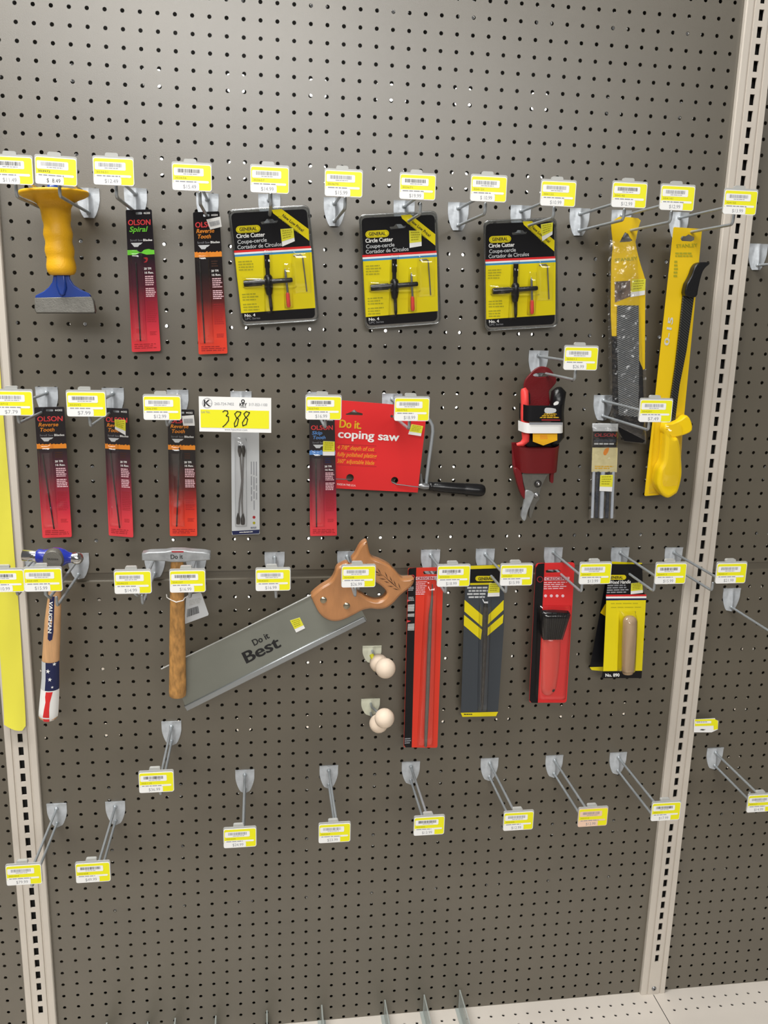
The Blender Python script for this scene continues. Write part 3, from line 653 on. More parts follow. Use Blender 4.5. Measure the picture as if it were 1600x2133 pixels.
# wide chisel with hand guard, hanging by its guard on the two left hooks
P = Plane(.10, (117, 402)); root = thing('masonry_chisel', 'blue masonry chisel with a wavy yellow rubber grip and round hand guard', 'chisel', P.o); k = P.mpp(117, 402)
A = P(112, 398); B = P(137.5, 652); L = (B - A).length; T = lambda y: (y - 398) / 254
mb = MB(P)
mb.lathe(A, B, [(T(399), 20 * k), (T(397.5), 60 * k), (T(399), 71 * k), (T(403), 73 * k), (T(407), 71 * k), (T(411), 64 * k), (T(416), 50 * k), (T(423), 38 * k), (T(434), 32 * k), (T(448), 30.5 * k)] +
         [(T(y), r * k) for y, r in ((456, 30), (463, 28.2), (470, 28), (478, 30), (486, 31), (492, 30), (499, 28.3), (506, 28.5), (514, 30.5), (521, 31.2), (528, 30), (534, 28.6), (541, 29.5), (549, 31), (557, 31.2), (564, 30), (570, 26), (572, 18))], 'rubber', 36)
mb.build('rubber_grip', root)
mb = MB(P); mb.lathe(P(111, 385), P(112, 400), [(0, 10 * k), (.15, 13 * k), (1, 14 * k)], 'blue', 20); mb.lathe(P(110.9, 384), P(111, 386), [(0, 9 * k), (1, 9.5 * k)], 'grind', 20); mb.build('striking_cap', root)
mb = MB(P); mb.slab([(114, 566), (143, 566), (147, 582), (155, 594), (168, 603), (186, 611), (191, 619), (74, 621), (76, 615), (92, 607), (103, 598), (110, 588)], -.0045, .0045, 'blue', bev=2)
mb.slab([(119, 566), (137, 566), (141, 600), (137, 614), (131, 617), (125, 612), (119, 596)], .0045, .0095, 'blue', bev=4); mb.build('chisel_body', root)
mb = MB(P); mb.slab([(74, 620), (190, 617.5), (196, 626), (200, 648), (197, 652), (77, 652), (73, 645)], -.005, .005, 'grind', bev=2.2)
mb.slab([(78, 646), (199, 645), (199, 653), (77, 653)], -.004, .0035, 'darksteel', bev=1); mb.build('cutting_edge', root)

# coping saw on its red card
P = Plane(.032, (790, 850), .022, 833, 1025); root = thing('coping_saw', 'coping saw with black handle mounted on a red card', 'saw', P.o)
circ = lambda x, y, r, n=16: [(x + r * math.cos(2 * math.pi * i / n), y + r * math.sin(2 * math.pi * i / n)) for i in range(n)]
mb = MB(P); q = Q4((690, 832), (890, 848), (870, 1025.5), (681, 1016))
mb.slab([q(0, 0), q(1, 0), q(1, 1), q(0, 1)], 0, .0011, 'cardred', holes=[[(720, 862), (731, 858), (738, 853), (744, 858), (755.5, 861), (755, 865), (721, 864)], circ(729, 995, 8), circ(822, 1000.5, 7.5), circ(816, 867, 3)])
o = .0014; mb.text('Do it.', (707, 890), (752, 893), 16.5, o, 'gold', bold=.04); mb.text('coping saw', (704, 911), (831, 918.5), 17, o, 'white', bold=.035)
for i, t in enumerate(('4 7/8" depth of cut', 'fully polished plating', '360° adjustable blade')):
    y = 935 + i * 14.2; mb.text(t, (702, y), (779 if i != 1 else 784, y + 4.5), 8.2, o, 'orange', it=.15, bold=.02)
for i in range(4): y = 924 + i * 14.3; mb.poly([(701, y), (784, y + 4.2), (784, y + 5), (701, y + .8)], o, 'dimred')
mb.text('MADE IN THE U.S.A.', (702, 1010), (741, 1013), 4, o, 'white'); mb.build('card', root)
mb = MB(P); b = -.006
mb.tube([P(x, y, b) for x, y in [(889, 1016), (890, 1000), (895, 960), (900, 925), (903, 900), (902, 888), (897, 878), (889, 871), (878, 868), (800, 862), (730, 857), (712, 858), (702, 866), (697, 880), (692, 940), (688, 996)]], .0032, 'wire', 10); mb.build('saw_frame', root)
mb = MB(P); mb.tube([P(686, 996.5, .002), P(728, 998, .002), P(735, 999, -.002)], .0009, 'steel', 6); mb.tube([P(816, 1004, -.002), P(825, 1008, .002), P(874, 1014, .003)], .0009, 'steel', 6); mb.tube([P(735, 999, -.003), P(816, 1004, -.003)], .0009, 'steel', 6); mb.build('saw_blade', root)
mb = MB(P); mb.tube([P(872, 1012, 0), P(876, 1012, 0), P(884, 1013, 0), (P(896, 1014, 0))], [.003, .0052, .0058, .0045], 'steel', 12); mb.tube([P(877, 987, 0), P(879, 1010, 0)], [.0015, .003], 'steel', 8); mb.build('blade_clamp', root)
A, B = P(893, 1012.5, 0), P(1011, 1022, 0); L = .001 * 0 + P.mpp(950, 1017)
mb = MB(P); mb.lathe(A, B, [(0, 6 * L), (.01, 8.5 * L), (.05, 9.2 * L), (.07, 8 * L), (.09, 9.4 * L), (.3, 10.8 * L), (.6, 12 * L), (.62, 11.6 * L), (.64, 12.2 * L), (.85, 13.2 * L), (.93, 12.6 * L), (.97, 10.5 * L), (.99, 7 * L), (1, 3 * L)], 'gloss', 24); mb.build('handle', root)
sticker(P, Q4((857, 883), (881, 887), (876.5, 908), (850, 904)), root)

# replacement blades under the lot sign
P = Plane(.05, (510, 880), .02, 880, 1113); root = thing('coping_blade_card', 'pale grey card of long blades hanging behind the lot sign', 'saw blades', P.o)
q = Q4((481.5, 876), (539.5, 876), (541, 1112), (483, 1114)); mb = MB(P); mb.slab(q.rr(0, 0, 1, 1, .04, 4), 0, .001, 'paper'); mb.poly([q(0, .965), q(1, .960), q(.98, .995), q(.03, .998)], .0012, 'navy')
mb.text('www.olsonsaw.com', q(.27, .984), q(.75, .981), 3.4, .0013, 'white', bold=.02)
for i in range(3): mb.dashes(Q4(q(.70 + i * .09, .36), q(.70 + i * .09, .80), q(.755 + i * .09, .80), q(.755 + i * .09, .36)), 0, 0, 1, 1, 1, .0012, 'grey', i, .6)
mb.poly(circ(*q(.80, .85), 3.2, 8), .0012, 'dimred'); mb.poly(circ(*q(.80, .90), 3, 8), .0012, 'dimy'); mb.dashes(q, .68, .935, .92, .955, 2, .0012, 'navy', 5); mb.build('card', root)
for a in (((499, 930), (504, 1000), (499, 1045), (496.5, 1085)), ((507, 930), (505.5, 1000), (504, 1045), (506, 1086))):
    mb = MB(P); mb.tube([P(x, y, .004) for x, y in a], .0013, 'steel', 6); (x0, y0), (x1, y1) = a[0], a[-1]
    mb.tube([P(x0, y0 - 3, .004), P(x0 + .5, y0 + 8, .004), P(x0 + .6, y0 + 20, .004)], [.0024, .0034, .0012], 'darksteel', 8); mb.tube([P(x1, y1 - 18, .004), P(x1, y1 - 7, .004), P(x1, y1 + 4, .004)], [.0012, .0034, .0032], 'darksteel', 8); mb.build('long_blade', root)
mb = MB(P); mb.bump(q, .12, .15, .55, .93, .0012, .009, 'glassy', .3, mv=.06, k=20); mb.bump(q, .25, .17, .5, .23, .006, .006, 'glassy', .4, n=8, k=8); mb.build('blister_shell', root)

# big lot sign taped to the hook above
P = Plane(.20, (489, 826)); root = thing('lot_sign', 'white and yellow auction lot sign with the handwritten number 388', 'sign', P.o)
q = Q4((414, 825.5), (565, 829), (565, 901.5), (415.5, 898.5)); mb = MB(P); mb.slab(q.rect(0, 0, 1, 1), 0, .0006, 'white')
mb.poly(q.rect(.02, .37, .97, .885), .0008, 'yellow'); o = .0010
c = q(.115, .185); mb.poly(circ(c[0], c[1], 10.5, 28), .0008, 'grey', holes=[circ(c[0], c[1], 9.5, 28)]); mb.text('K', (c[0] - 7, c[1] + 6.5), (c[0] + 7.5, c[1] + 6.5), 13, .0009, 'black', bold=.02)
mb.poly([(c[0] - 10, c[1] - .2), (c[0] + 10, c[1] + .2), (c[0] + 10, c[1] + .9), (c[0] - 10, c[1] + .5)], .001, 'grey')
mb.text('260-724-7402', q(.215, .235), q(.485, .235), 5.5, .0008, 'grey'); mb.text('317-353-1100', q(.69, .235), q(.945, .235), 5.5, .0008, 'grey')
mb.text('KEY', q(.56, .25), q(.66, .25), 6.5, .0008, 'black', it=.1, bold=.04); kx, ky = q(.61, .11); mb.poly(circ(kx, ky, 4, 16), .0008, 'black', holes=[circ(kx, ky, 2, 12)]); mb.poly([(kx - 1, ky + 3.5), (kx + 1, ky + 3.5), (kx + 2.5, ky + 6), (kx - 2.5, ky + 6)], .0008, 'black'); mb.poly(q.rect(.57, .272, .655, .285), .0008, 'black')
mb.text('Lot No.', q(.03, .47), q(.155, .47), 5, o, 'grey'); mb.text('www.kjauction.com', q(.35, .955), q(.665, .96), 4.6, .0008, 'grey')
mb.build('sign_board', root)
mb = MB(P)
for st in ([(464, 858), (468, 855), (474, 856), (475, 861), (471, 866), (476, 868), (476, 876), (470, 884), (464, 889)], [(500, 858), (494, 857), (489, 862), (492, 869), (497, 873), (494, 886), (489, 889), (488, 882), (493, 872), (500, 864), (502, 859), (500, 858)], [(519, 859), (513, 857), (508, 862), (511, 868), (516, 873), (513, 884), (506, 887), (505, 880), (510, 872), (517, 865), (520, 859), (519, 859)]):
    for a, b in zip(st, st[1:]):
        dx, dy = b[0] - a[0], b[1] - a[1]; l = math.hypot(dx, dy) or 1; nx, ny = -dy / l * 1.0, dx / l * 1.0; ex, ey = dx / l * .5, dy / l * .5
        mb.poly([(a[0] + nx - ex, a[1] + ny - ey), (b[0] + nx + ex, b[1] + ny + ey), (b[0] - nx + ex, b[1] - ny + ey), (a[0] - nx - ex, a[1] - ny - ey)], .0011, 'black')
mb.build('handwritten_number', root)

# snips in a red holster
P = Plane(.045, (1122, 765), .03, 765, 1090); root = thing('tin_snips', 'tin snips with red and black grips in a dark red plastic holster', 'snips', P.o)
S = lambda pts: [(1040 + x / 5.927, 740 + y / 5.927) for x, y in pts]
mb = MB(P); mb.slab(smooth_loop(S([(480, 145), (580, 145), (640, 190), (690, 270), (695, 330), (640, 400), (605, 450), (600, 640), (340, 640), (300, 360), (375, 230)]), 3), 0, .004, 'maroon', holes=[smooth_loop(S([(410, 245), (440, 222), (510, 215), (590, 222), (612, 242), (560, 262), (460, 264)]), 2)], bev=.9)
mb.build('holster_hanger', root)
mb = MB(P); mb.slab(S([(150, 1075), (730, 1060), (735, 1130), (700, 1250), (700, 1410), (690, 1424), (260, 1424), (190, 1390), (160, 1350)]), 0, .003, 'maroon'); mb.build('holster_back', root)
q = Q4(*S([(150, 1085), (738, 1075), (706, 1424), (200, 1424)])); mb = MB(P)
vs = []
for j in range(9):
    for i in range(17):
        u, v = i / 16, j / 8; p = q(u, v); sag = .012 * math.sin(math.pi * u) if v < .01 else 0
        h = .026 * min(1, (1 - abs(2 * u - 1) ** 6)) * (1 - .25 * v); p = (p[0], p[1] + (6 * (1 - (2 * u - 1) ** 2) if j == 0 else 0)); vs.append(P(p[0], p[1], .002 + h))
F = [(j * 17 + i, (j + 1) * 17 + i, (j + 1) * 17 + i + 1, j * 17 + i + 1) for j in range(8) for i in range(16)]; mb.add(vs, F, 'maroon', True)
mb.slab(smooth_loop(S([(160, 1370), (245, 1410), (270, 1560), (300, 1690), (290, 1750), (255, 1720), (200, 1570)]), 2), .004, .014, 'maroon', bev=1.5)
mb.slab(smooth_loop(S([(625, 1400), (665, 1400), (655, 1480), (650, 1560), (615, 1555), (612, 1480)]), 2), .002, .008, 'maroon', bev=.8); mb.build('holster_pocket', root)
mb = MB(P); mb.tube([P(*S([p])[0], z) for p, z in (((275, 395), .012), ((285, 430), .013), ((290, 580), .013), ((288, 700), .013), ((292, 850), .013), ((300, 960), .013), ((300, 1030), .013), ((255, 1075), .013), ((190, 1090), .012))], [.004, .0066, .0068, .007, .007, .0068, .0065, .005, .003], 'brightred', 12); mb.build('handle_grip', root)
mb = MB(P); mb.tube([P(*S([p])[0], z) for p, z in (((720, 400), .006), ((715, 440), .009), ((690, 560), .012), ((680, 700), .014), ((690, 850), .014), ((700, 980), .014), ((640, 1090), .012))], [.006, .0125, .0125, .0115, .011, .010, .006], 'gloss', 12); mb.build('handle_grip', root)
mb = MB(P); mb.slab(S([(300, 930), (700, 930), (710, 1110), (330, 1110), (300, 1090)]), .004, .012, 'gloss'); mb.slab(S([(330, 410), (360, 470), (360, 590), (320, 590)]), .004, .010, 'gloss'); mb.build('handle_stop', root)
q = Q4(*S([(240, 585), (762, 585), (755, 778), (238, 778)]))
def wrap(mb, q, off, h, m, n=24, k=2, mg=.16):
    vs = [P(*q(i / n, j / k), off + h * (1 - abs(2 * i / n - 1) ** 12)) for j in range(k + 1) for i in range(n + 1)]
    mb.add(vs, [(j * (n + 1) + i, (j + 1) * (n + 1) + i, (j + 1) * (n + 1) + i + 1, j * (n + 1) + i + 1) for j in range(k) for i in range(n)], m, True)
mb = MB(P); wrap(mb, q, .004, .026, 'ink'); o = .0305
mb.poly(smooth_loop(S([(495, 620), (540, 612), (625, 625), (625, 665), (560, 680), (495, 672)]), 2), o, 'paper'); mb.poly(smooth_loop(S([(605, 560), (640, 535), (668, 545), (655, 575), (610, 585)]), 2), .0285, 'white')
mb.dashes(Q4(*S([(490, 682), (640, 682), (695, 745), (420, 745)])), 0, 0, 1, 1, 3, o, 'gold', 4, .55)
mb.poly(S([(455, 752), (680, 755), (680, 768), (455, 766)]), o, 'dimred'); mb.build('paper_sleeve', root)
mb = MB(P); q = Q4(*S([(222, 795), (752, 795), (752, 918), (222, 918)])); wrap(mb, q, .006, .027, 'white'); mb.poly(Q4(*S([(300, 785), (700, 785), (700, 812), (300, 812)])).rect(0, 0, 1, 1), .0338, 'grey'); mb.build('white_band', root)
mb = MB(P); mb.slab(S([(362, 915), (660, 915), (660, 1015), (490, 1078), (362, 1030)]), .024, .0245, 'amber'); mb.dashes(Q4(*S([(450, 950), (560, 950), (560, 1005), (450, 1005)])), 0, 0, 1, 1, 3, .0248, 'orange', 2); mb.build('amber_card', root)
mb = MB(P); mb.slab(smooth_loop(S([(275, 1400), (590, 1400), (560, 1480), (510, 1580), (480, 1680), (475, 1760), (440, 1800), (400, 1900), (370, 1990), (345, 1960), (350, 1850), (330, 1750), (290, 1620)]), 3), .005, .012, 'grind', bev=1.2)
mb.slab(smooth_loop(S([(300, 1640), (400, 1680), (360, 1800), (320, 1900), (300, 1990), (272, 2015), (240, 1960), (262, 1860), (285, 1740)]), 3), .010, .016, 'castgrey', bev=1); mb.build('jaw', root)
for p, r in (((448, 1560), 44), ((430, 1700), 34)):
    mb = MB(P); c = P(*S([p])[0], .015); mb.ball(c, r / 5.927 * P.mpp(1115, 1010), 'darksteel' if r > 40 else 'steel', 16, sq=(1, .5, 1)); mb.ball(c + Vector((0, -.003, 0)), r / 14 * P.mpp(1115, 1010), 'chrome', 12); mb.build('pivot_bolt', root)

# clear packet of tubes
P = Plane(.035, (1260, 882), .02, 882, 1083); root = thing('tube_packet', 'clear packet of silver tubes with a beige and black label', 'packet', P.o)
q = Q4((1234.5, 882), (1286.5, 882), (1279.5, 1081), (1227.5, 1080)); mb = MB(P)
mb.slab(q.rect(.03, .075, .99, .245), .0005, .001, 'ink'); mb.text('OLSON', q(.08, .137), q(.95, .137), 7, .0013, 'dimred', it=.2, bold=.05); mb.poly(q.rect(.08, .165, .93, .195), .0012, 'tubedark'); mb.dashes(q, .08, .205, .93, .222, 1, .0012, 'paper', 3, .9)
mb.slab(q.rect(.0, .25, 1.01, .505), .003, .0035, 'beige'); mb.poly(smooth_loop([q(.5, .265), q(.66, .25), q(.62, .30), q(.52, .33), q(.44, .31)], 3), .0037, 'orange'); mb.dashes(q, .12, .44, .9, .48, 2, .0037, 'gold', 8, .6); mb.build('paper_insert', root)
mb = MB(P); mb.slab(q.rect(0, 0, 1, .08), -.001, .0035, 'paper', bev=1); mb.build('header', root)
for i, u in enumerate((.10, .46, .88)):
    mb = MB(P); mb.tube([P(*q(u, .50), .002), P(*q(u, .985), .002)], (.0026, .0040, .0028)[i], 'tube', 12); mb.build('silver_tube', root)
for i, u in enumerate((.27, .69)):
    mb = MB(P); mb.tube([P(*q(u, .50), .001), P(*q(u, .985), .001)], .0034, 'tubedark', 12); mb.build('dark_tube', root)
mb = MB(P); mb.bump(q, -.03, .02, 1.03, 1.0, .002, .005, 'film', .1, mv=.03, n=8, k=24, wob=.0006); mb.build('plastic_bag', root)
sticker(P, Q4(*[q(u, v) for u, v in ((.31, .53), (.82, .525), (.80, .70), (.30, .695))]), root, off=.0085)

# rasp blade in a clear bag
P = Plane(.045, (1300, 455), .03, 455, 920); root = thing('rasp_blade_pack', 'flat steel rasp blade in a clear bag with a creased yellow header', 'rasp blade', P.o)
S = lambda pts: [(1250 + x / 9.69, 440 + y / 9.69) for x, y in pts]
hd = S([(215, 235), (300, 165), (380, 112), (440, 122), (480, 118), (620, 125), (760, 142), (812, 190), (770, 320), (735, 470), (705, 620), (730, 760), (762, 900), (810, 1080), (868, 1260), (905, 1385), (905, 1700), (900, 2100)]) + [(1342.5, 768), (1338.5, 770), (1329, 745), (1328, 640), (1285, 640), (1284, 700), (1274, 700), (1272, 660)] + S([(212, 1900), (215, 1500), (222, 1000), (250, 760), (245, 560), (225, 400)])
mb = MB(P); mb.slab(hd, .001, .002, 'cardgold', holes=[S([(385, 628), (440, 520), (495, 425), (560, 455), (600, 540), (650, 590), (600, 615)])]); o = .0024
mb.text('STANLEY', (1280, 545.5), (1327, 541), 6.5, o, 'dimy', bold=.05); mb.slab(S([(285, 1420), (600, 1400), (605, 1720), (290, 1840)]), .002, o, 'photo'); mb.build('header_card', root)
mb = MB(P); mb.slab([(1284, 636), (1328, 636), (1329, 750), (1327.5, 868), (1286, 864), (1283, 700)], .003, .0055, 'rasp', bev=.5); mb.build('rasp_plate', root)
mb = MB(P); mb.slab([(1274, 700), (1285, 708), (1286, 864), (1327.5, 868), (1329, 748), (1338, 768), (1341, 870), (1342, 918), (1338, 922), (1300, 918), (1290, 900), (1276, 860)], .0005, .0028, 'ink'); mb.build('backing_strip', root)
mb = MB(P); q = Q4((1266, 470), (1346, 452), (1346, 925), (1270, 875))
bag = [(1266, 480), (1290, 455), (1334, 456), (1325, 500), (1326, 530), (1338, 570), (1346, 590), (1346, 925), (1300, 920), (1270, 878), (1267, 700), (1266, 600), (1268, 520)]
qb = Q4((1269, 500), (1324, 500), (1345, 918), (1270, 880)); mb.bump(qb, 0, 0, 1, 1, .004, .006, 'film', .1, mv=.05, n=12, k=50, wob=.0011); mb.poly(bag, .0002, 'film'); mb.build('plastic_bag', root)
sticker(P, Q4((1315, 582), (1343.5, 581), (1341.5, 614), (1312, 619)), root, off=.0032)

# narrow saw on a long golden card
P = Plane(.05, (1430, 473), .03, 473, 1030); root = thing('keyhole_saw', 'slim saw with yellow handle and black holder on a long yellow card', 'saw', P.o)
q = Q4((1403, 473), (1462, 477), (1409, 1028), (1342, 1033)); mb = MB(P); mb.slab(q.rr(0, 0, 1, 1, .04, 9), 0, .0012, 'cardgold', holes=[[(1417, 497), (1420, 492), (1428, 492), (1434, 488), (1440, 491), (1446, 494), (1446, 500), (1440, 503), (1420, 502)]]); o = .0016
mb.text('STANLEY', (1408, 516), (1452, 514), 7, o, 'dimy', bold=.04); mb.dashes(Q4((1406, 526), (1442, 526), (1442, 537), (1406, 537)), 0, 0, 1, 1, 2, o, 'dimy', 3, .6); mb.dashes(Q4((1404, 543), (1412, 543), (1412, 580), (1402, 580)), 0, 0, 1, 1, 5, o, 'dimy', 6, .6)
mb.text('0-15', (1392, 720), (1402, 662), 10, o, 'paper', bold=.05); mb.build('card', root)
mb = MB(P); mb.slab([(1420, 612), (1442, 615), (1436, 660), (1426, 730), (1412, 800), (1408, 830), (1402, 880), (1386, 878), (1394, 830), (1404, 760), (1413, 680)], .003, .008, 'raspdark', bev=.6); mb.build('saw_blade', root)
mb = MB(P); mb.slab(smooth_loop([(1467, 547), (1455, 546), (1444, 549), (1437, 558), (1432, 572), (1426, 584), (1421, 594), (1419, 615), (1441, 618), (1446, 600), (1450, 582), (1455, 566), (1461, 557), (1468, 551)], 3), .003, .016, 'gloss', bev=2); mb.build('blade_holder', root)
mb = MB(P); mb.slab(smooth_loop([(1376, 885), (1388, 905), (1399, 907), (1405, 925), (1408, 960), (1408, 985), (1402, 1012), (1396, 1022), (1380, 1031), (1367, 1024), (1358, 1008), (1357, 994), (1361, 972), (1370, 955), (1373, 930), (1374, 905)], 3), .002, .026, 'toolyellow', bev=7)
mb.slab(smooth_loop([(1376, 880), (1390, 878), (1408, 870), (1421, 862), (1430, 876), (1431, 892), (1420, 900), (1400, 906), (1384, 906), (1374, 900)], 2), .002, .020, 'toolyellow', bev=2.5); mb.build('handle', root)
mb = MB(P); mb.bump(Q4((1364, 860), (1420, 865), (1412, 1024), (1350, 1028)), 0, 0, 1, 1, .002, .028, 'glassy', .35, mv=.2); mb.build('blister_shell', root)

# ball peen hammer
P = Plane(.115, (110, 1165)); root = thing('ball_peen_hammer', 'ball peen hammer with blue head and stars and stripes grip', 'hammer', P.o); k = P.mpp(110, 1160)
X = lambda x, y: P(x, y)
mb = MB(P); mb.lathe(P(46, 1156.5), P(172, 1163), [(0, 9 * k), (.01, 12 * k), (.24, 12.5 * k)], 'chrome', 24); mb.build('striking_face', root)
mb = MB(P); mb.lathe(P(46, 1156.5), P(172, 1163), [(.235, 12.5 * k), (.27, 16 * k), (.36, 15 * k), (.44, 17 * k), (.52, 21 * k), (.62, 21 * k), (.70, 18 * k), (.76, 13 * k), (.83, 10.5 * k), (.86, 11 * k)], 'steelblue', 28)
mb.lathe(P(115, 1161, .004), P(115, 1161, .0165), [(0, 23 * k), (.8, 21.5 * k), (1, 19 * k)], 'grind', 28); mb.text('VAUGHAN', (103, 1160), (126, 1161), 4, .0168, 'darksteel', bold=.02); mb.build('hammer_head', root)
mb = MB(P); mb.lathe(P(148, 1162), P(174, 1163.5), [(0, 10.5 * k), (.12, 11 * k), (.35, 13.2 * k), (.55, 13.6 * k), (.75, 12 * k), (.9, 8 * k), (1, 2 * k)], 'chrome', 24); mb.build('ball_end', root)
R = Rod(Plane(.115, (110, 1165), .075, 1165, 1495), [(114, 1150, 9), (114, 1182, 9), (114, 1210, 11.5), (114, 1240, 14), (110, 1290, 17), (107.5, 1340, 18), (106, 1372, 18.5), (106, 1410, 18.5), (104, 1450, 20), (102, 1480, 20.5), (101, 1492, 20), (101, 1496, 17), (101, 1498, 10)], .75)
mb = MB(R); R.body(mb, 'ash'); mb.build('handle', root)
mb = MB(R); mb.slab([(106, 1238), (116, 1238), (114, 1310), (111.5, 1326), (106, 1329), (102, 1325), (103, 1300)], .0002, .0005, 'navy'); mb.text('VAUGHAN', (105, 1248), (102.5, 1312), 7.5, .0008, 'white', bold=.05); mb.build('name_decal', root)
mb = MB(R); R.patch(mb, -1, 1374, 1, 1432, .0006, 'navy', 12, 8); R.patch(mb, -1, 1374, -.45, 1432, .0007, 'paper', 5, 8)
R.patch(mb, -1, 1432, 1, 1497, .0006, 'white', 12, 8)
vs = []
rows = [(1434, -.32, .42), (1444, -.36, .30), (1455, -.28, .18), (1470, -.38, .16), (1485, -.45, .22), (1496, -.45, .28)]
for v, a, b in rows:
    c, w = R.look(v)
    for i in range(5): vs.append(R(c + w * (a + (b - a) * i / 4), v, .0009))
mb.add(vs, [(j * 5 + i, (j + 1) * 5 + i, (j + 1) * 5 + i + 1, j * 5 + i + 1) for j in range(5) for i in range(4)], 'cardred', True)
def star(x, y, r, rot=0.1): return [(x + (r if i % 2 == 0 else r * .42) * math.sin(rot + i * math.pi / 5), y - (r if i % 2 == 0 else r * .42) * math.cos(rot + i * math.pi / 5)) for i in range(10)]
for x, y, r in ((103, 1391, 5), (107, 1408, 4.6), (116, 1377, 4), (112, 1424, 3)): mb.poly(star(x, y, r), .0012, 'white')
mb.build('flag_grip_wrap', root)

# tack hammer
P = Plane(.12, (368, 1158)); root = thing('tack_hammer', 'slim grey tack hammer with a plain oak handle and white hang tag', 'hammer', P.o); k = P.mpp(368, 1200)
mb = MB(P); mb.slab([(297, 1150), (312, 1147), (345, 1146), (358, 1143.5), (384, 1143.5), (400, 1145.5), (425, 1147), (438, 1149.5), (439, 1163), (425, 1165), (400, 1165.5), (384, 1168), (358, 1168), (345, 1166), (312, 1165), (297, 1164.5)], -.009, .009, 'castgrey', bev=2.2)
mb.poly([(358, 1144.5), (384, 1144.5), (383, 1147.5), (360, 1147.5)], .0092, 'dimred'); mb.text('Do it', (357, 1161), (382, 1160), 9, .0092, 'darksteel', bold=.03); mb.build('hammer_head', root)
R = Rod(Plane(.12, (368, 1158), .085, 1158, 1450), [(368, 1150, 12.5), (369, 1168, 13), (369, 1185, 14), (369, 1235, 15), (369.5, 1270, 15.5), (369.5, 1340, 17), (370, 1400, 17.5), (370, 1440, 18), (370, 1449, 17), (370, 1452, 13)], .7)
mb = MB(R); R.body(mb, 'wood', 24); mb.build('handle', root)
Pt = Plane(.075, (368, 1158), .06, 1158, 1300); g = Pt.o - P.o
q = Q4((388, 1240), (419, 1234), (435.5, 1281), (384, 1300)); mb = MB(Pt); mb.slab(smooth_loop([q(0, .05), q(.15, 0), q(.95, 0), q(1, .06), q(1, .95), q(.96, 1), q(.04, 1), q(0, .95)], 1), 0, .0005, 'paper'); mb.bars(q, .10, .50, .66, .78, .0008, 'black', 5); mb.dashes(q, .2, .2, .9, .42, 4, .0008, 'dimy' if 0 else 'holder', 3); o = mb.build('hang_tag', root); o.location = g
mb = MB(P); mb.tube([R(x, y, z) for x, y, z in ((347, 1237, .0), (348, 1243, .001), (354, 1246.5, .0015), (368, 1248.5, .002), (382, 1247.5, .0015), (385, 1244, .001), (392, 1243, -.004), (400, 1242, -.02))], .0008, 'white', 6); mb.build('tag_string', root)

# back saw
P = Plane(.075, (700, 1200)); root = thing('back_saw', 'wide back saw with a varnished wooden handle, hanging at a slant', 'saw', P.o)
mb = MB(P); mb.slab([(660, 1232), (352, 1387), (389, 1477), (764, 1291), (735, 1235)], -.0006, .0006, 'blade'); o = .0008
mb.text('Best', (514, 1381.5), (586, 1346), 24, o, 'black', bold=.045); mb.text('Do it', (530, 1345), (562, 1328), 13, o, 'black', bold=.04); mb.build('saw_plate', root)
mb = MB(P); mb.tube([P(650, 1238.5, .001), P(500, 1313.5, .001), P(336, 1393, .001)], .0012, 'white' if 0 else 'holder', 8); mb.build('tooth_guard', root)
q = Q4((757, 1283), (766, 1293), (389, 1480), (384, 1470)); mb = MB(P); mb.slab([(384, 1470), (757, 1283), (764, 1293), (390, 1480)], -.0035, .0035, 'spine', bev=2.4); mb.build('back_spine', root)
S = lambda pts: [(630 + x / 6.4, 1110 + y / 6.4) for x, y in pts]
ho = smooth_loop(S([(118, 812), (240, 705), (370, 625), (425, 540), (455, 450), (530, 400), (595, 380), (625, 410), (655, 425), (680, 400), (650, 340), (700, 270), (770, 145), (845, 92), (866, 140), (885, 230), (925, 310), (1030, 352), (1150, 412), (1240, 500), (1320, 585), (1400, 590), (1480, 590), (1455, 680), (1360, 760), (1280, 830), (1200, 920), (1100, 985), (1000, 1000), (900, 990), (790, 1015), (700, 1062), (600, 1112), (500, 1150), (400, 1157), (300, 1122), (220, 1050), (165, 950), (128, 870)]), 4)
hh = smooth_loop(S([(740, 770), (800, 810), (870, 855), (960, 885), (1045, 875), (1105, 820), (1112, 765), (1060, 705), (990, 655), (900, 610), (810, 590), (740, 620), (710, 690)]), 4)
mb = MB(P); mb.slab(ho, -.010, .010, 'beech', holes=[hh], bev=5)
o = .0104
def vee(a, b, w=.9):
    a, b = S([a])[0], S([b])[0]; dx, dy = b[0] - a[0], b[1] - a[1]; l = math.hypot(dx, dy); n = (-dy / l, dx / l)
    mb.poly([a, ((a[0] + b[0]) / 2 + n[0] * w, (a[1] + b[1]) / 2 + n[1] * w), b, ((a[0] + b[0]) / 2 - n[0] * w, (a[1] + b[1]) / 2 - n[1] * w)], o, 'beechdark')
vee((740, 400), (860, 425), .7); vee((860, 425), (1080, 555), .7); vee((1050, 530), (1300, 745), .9)
for i in range(6):
    x, y = 900 + i * 66, 445 + i * 50; vee((x + 30, y + 28), (x - 15 + 55, y - 60 + 20), .8) if False else None
    vee((x, y), (x - 5, y - 68 + i * 2), .9) if False else None
for a, b in (((830, 375), (880, 430)), ((900, 400), (945, 455)), ((985, 440), (1040, 525)), ((1085, 490), (1130, 590)), ((1150, 550), (1190, 640)), ((1200, 600), (1240, 690)), ((1265, 640), (1295, 730)), ((930, 480), (1010, 515)), ((960, 530), (1060, 545)), ((1010, 580), (1110, 600)), ((1075, 620), (1150, 640)), ((1120, 680), (1210, 695)), ((1190, 715), (1280, 735))): vee(a, b)
mb.build('handle', root)
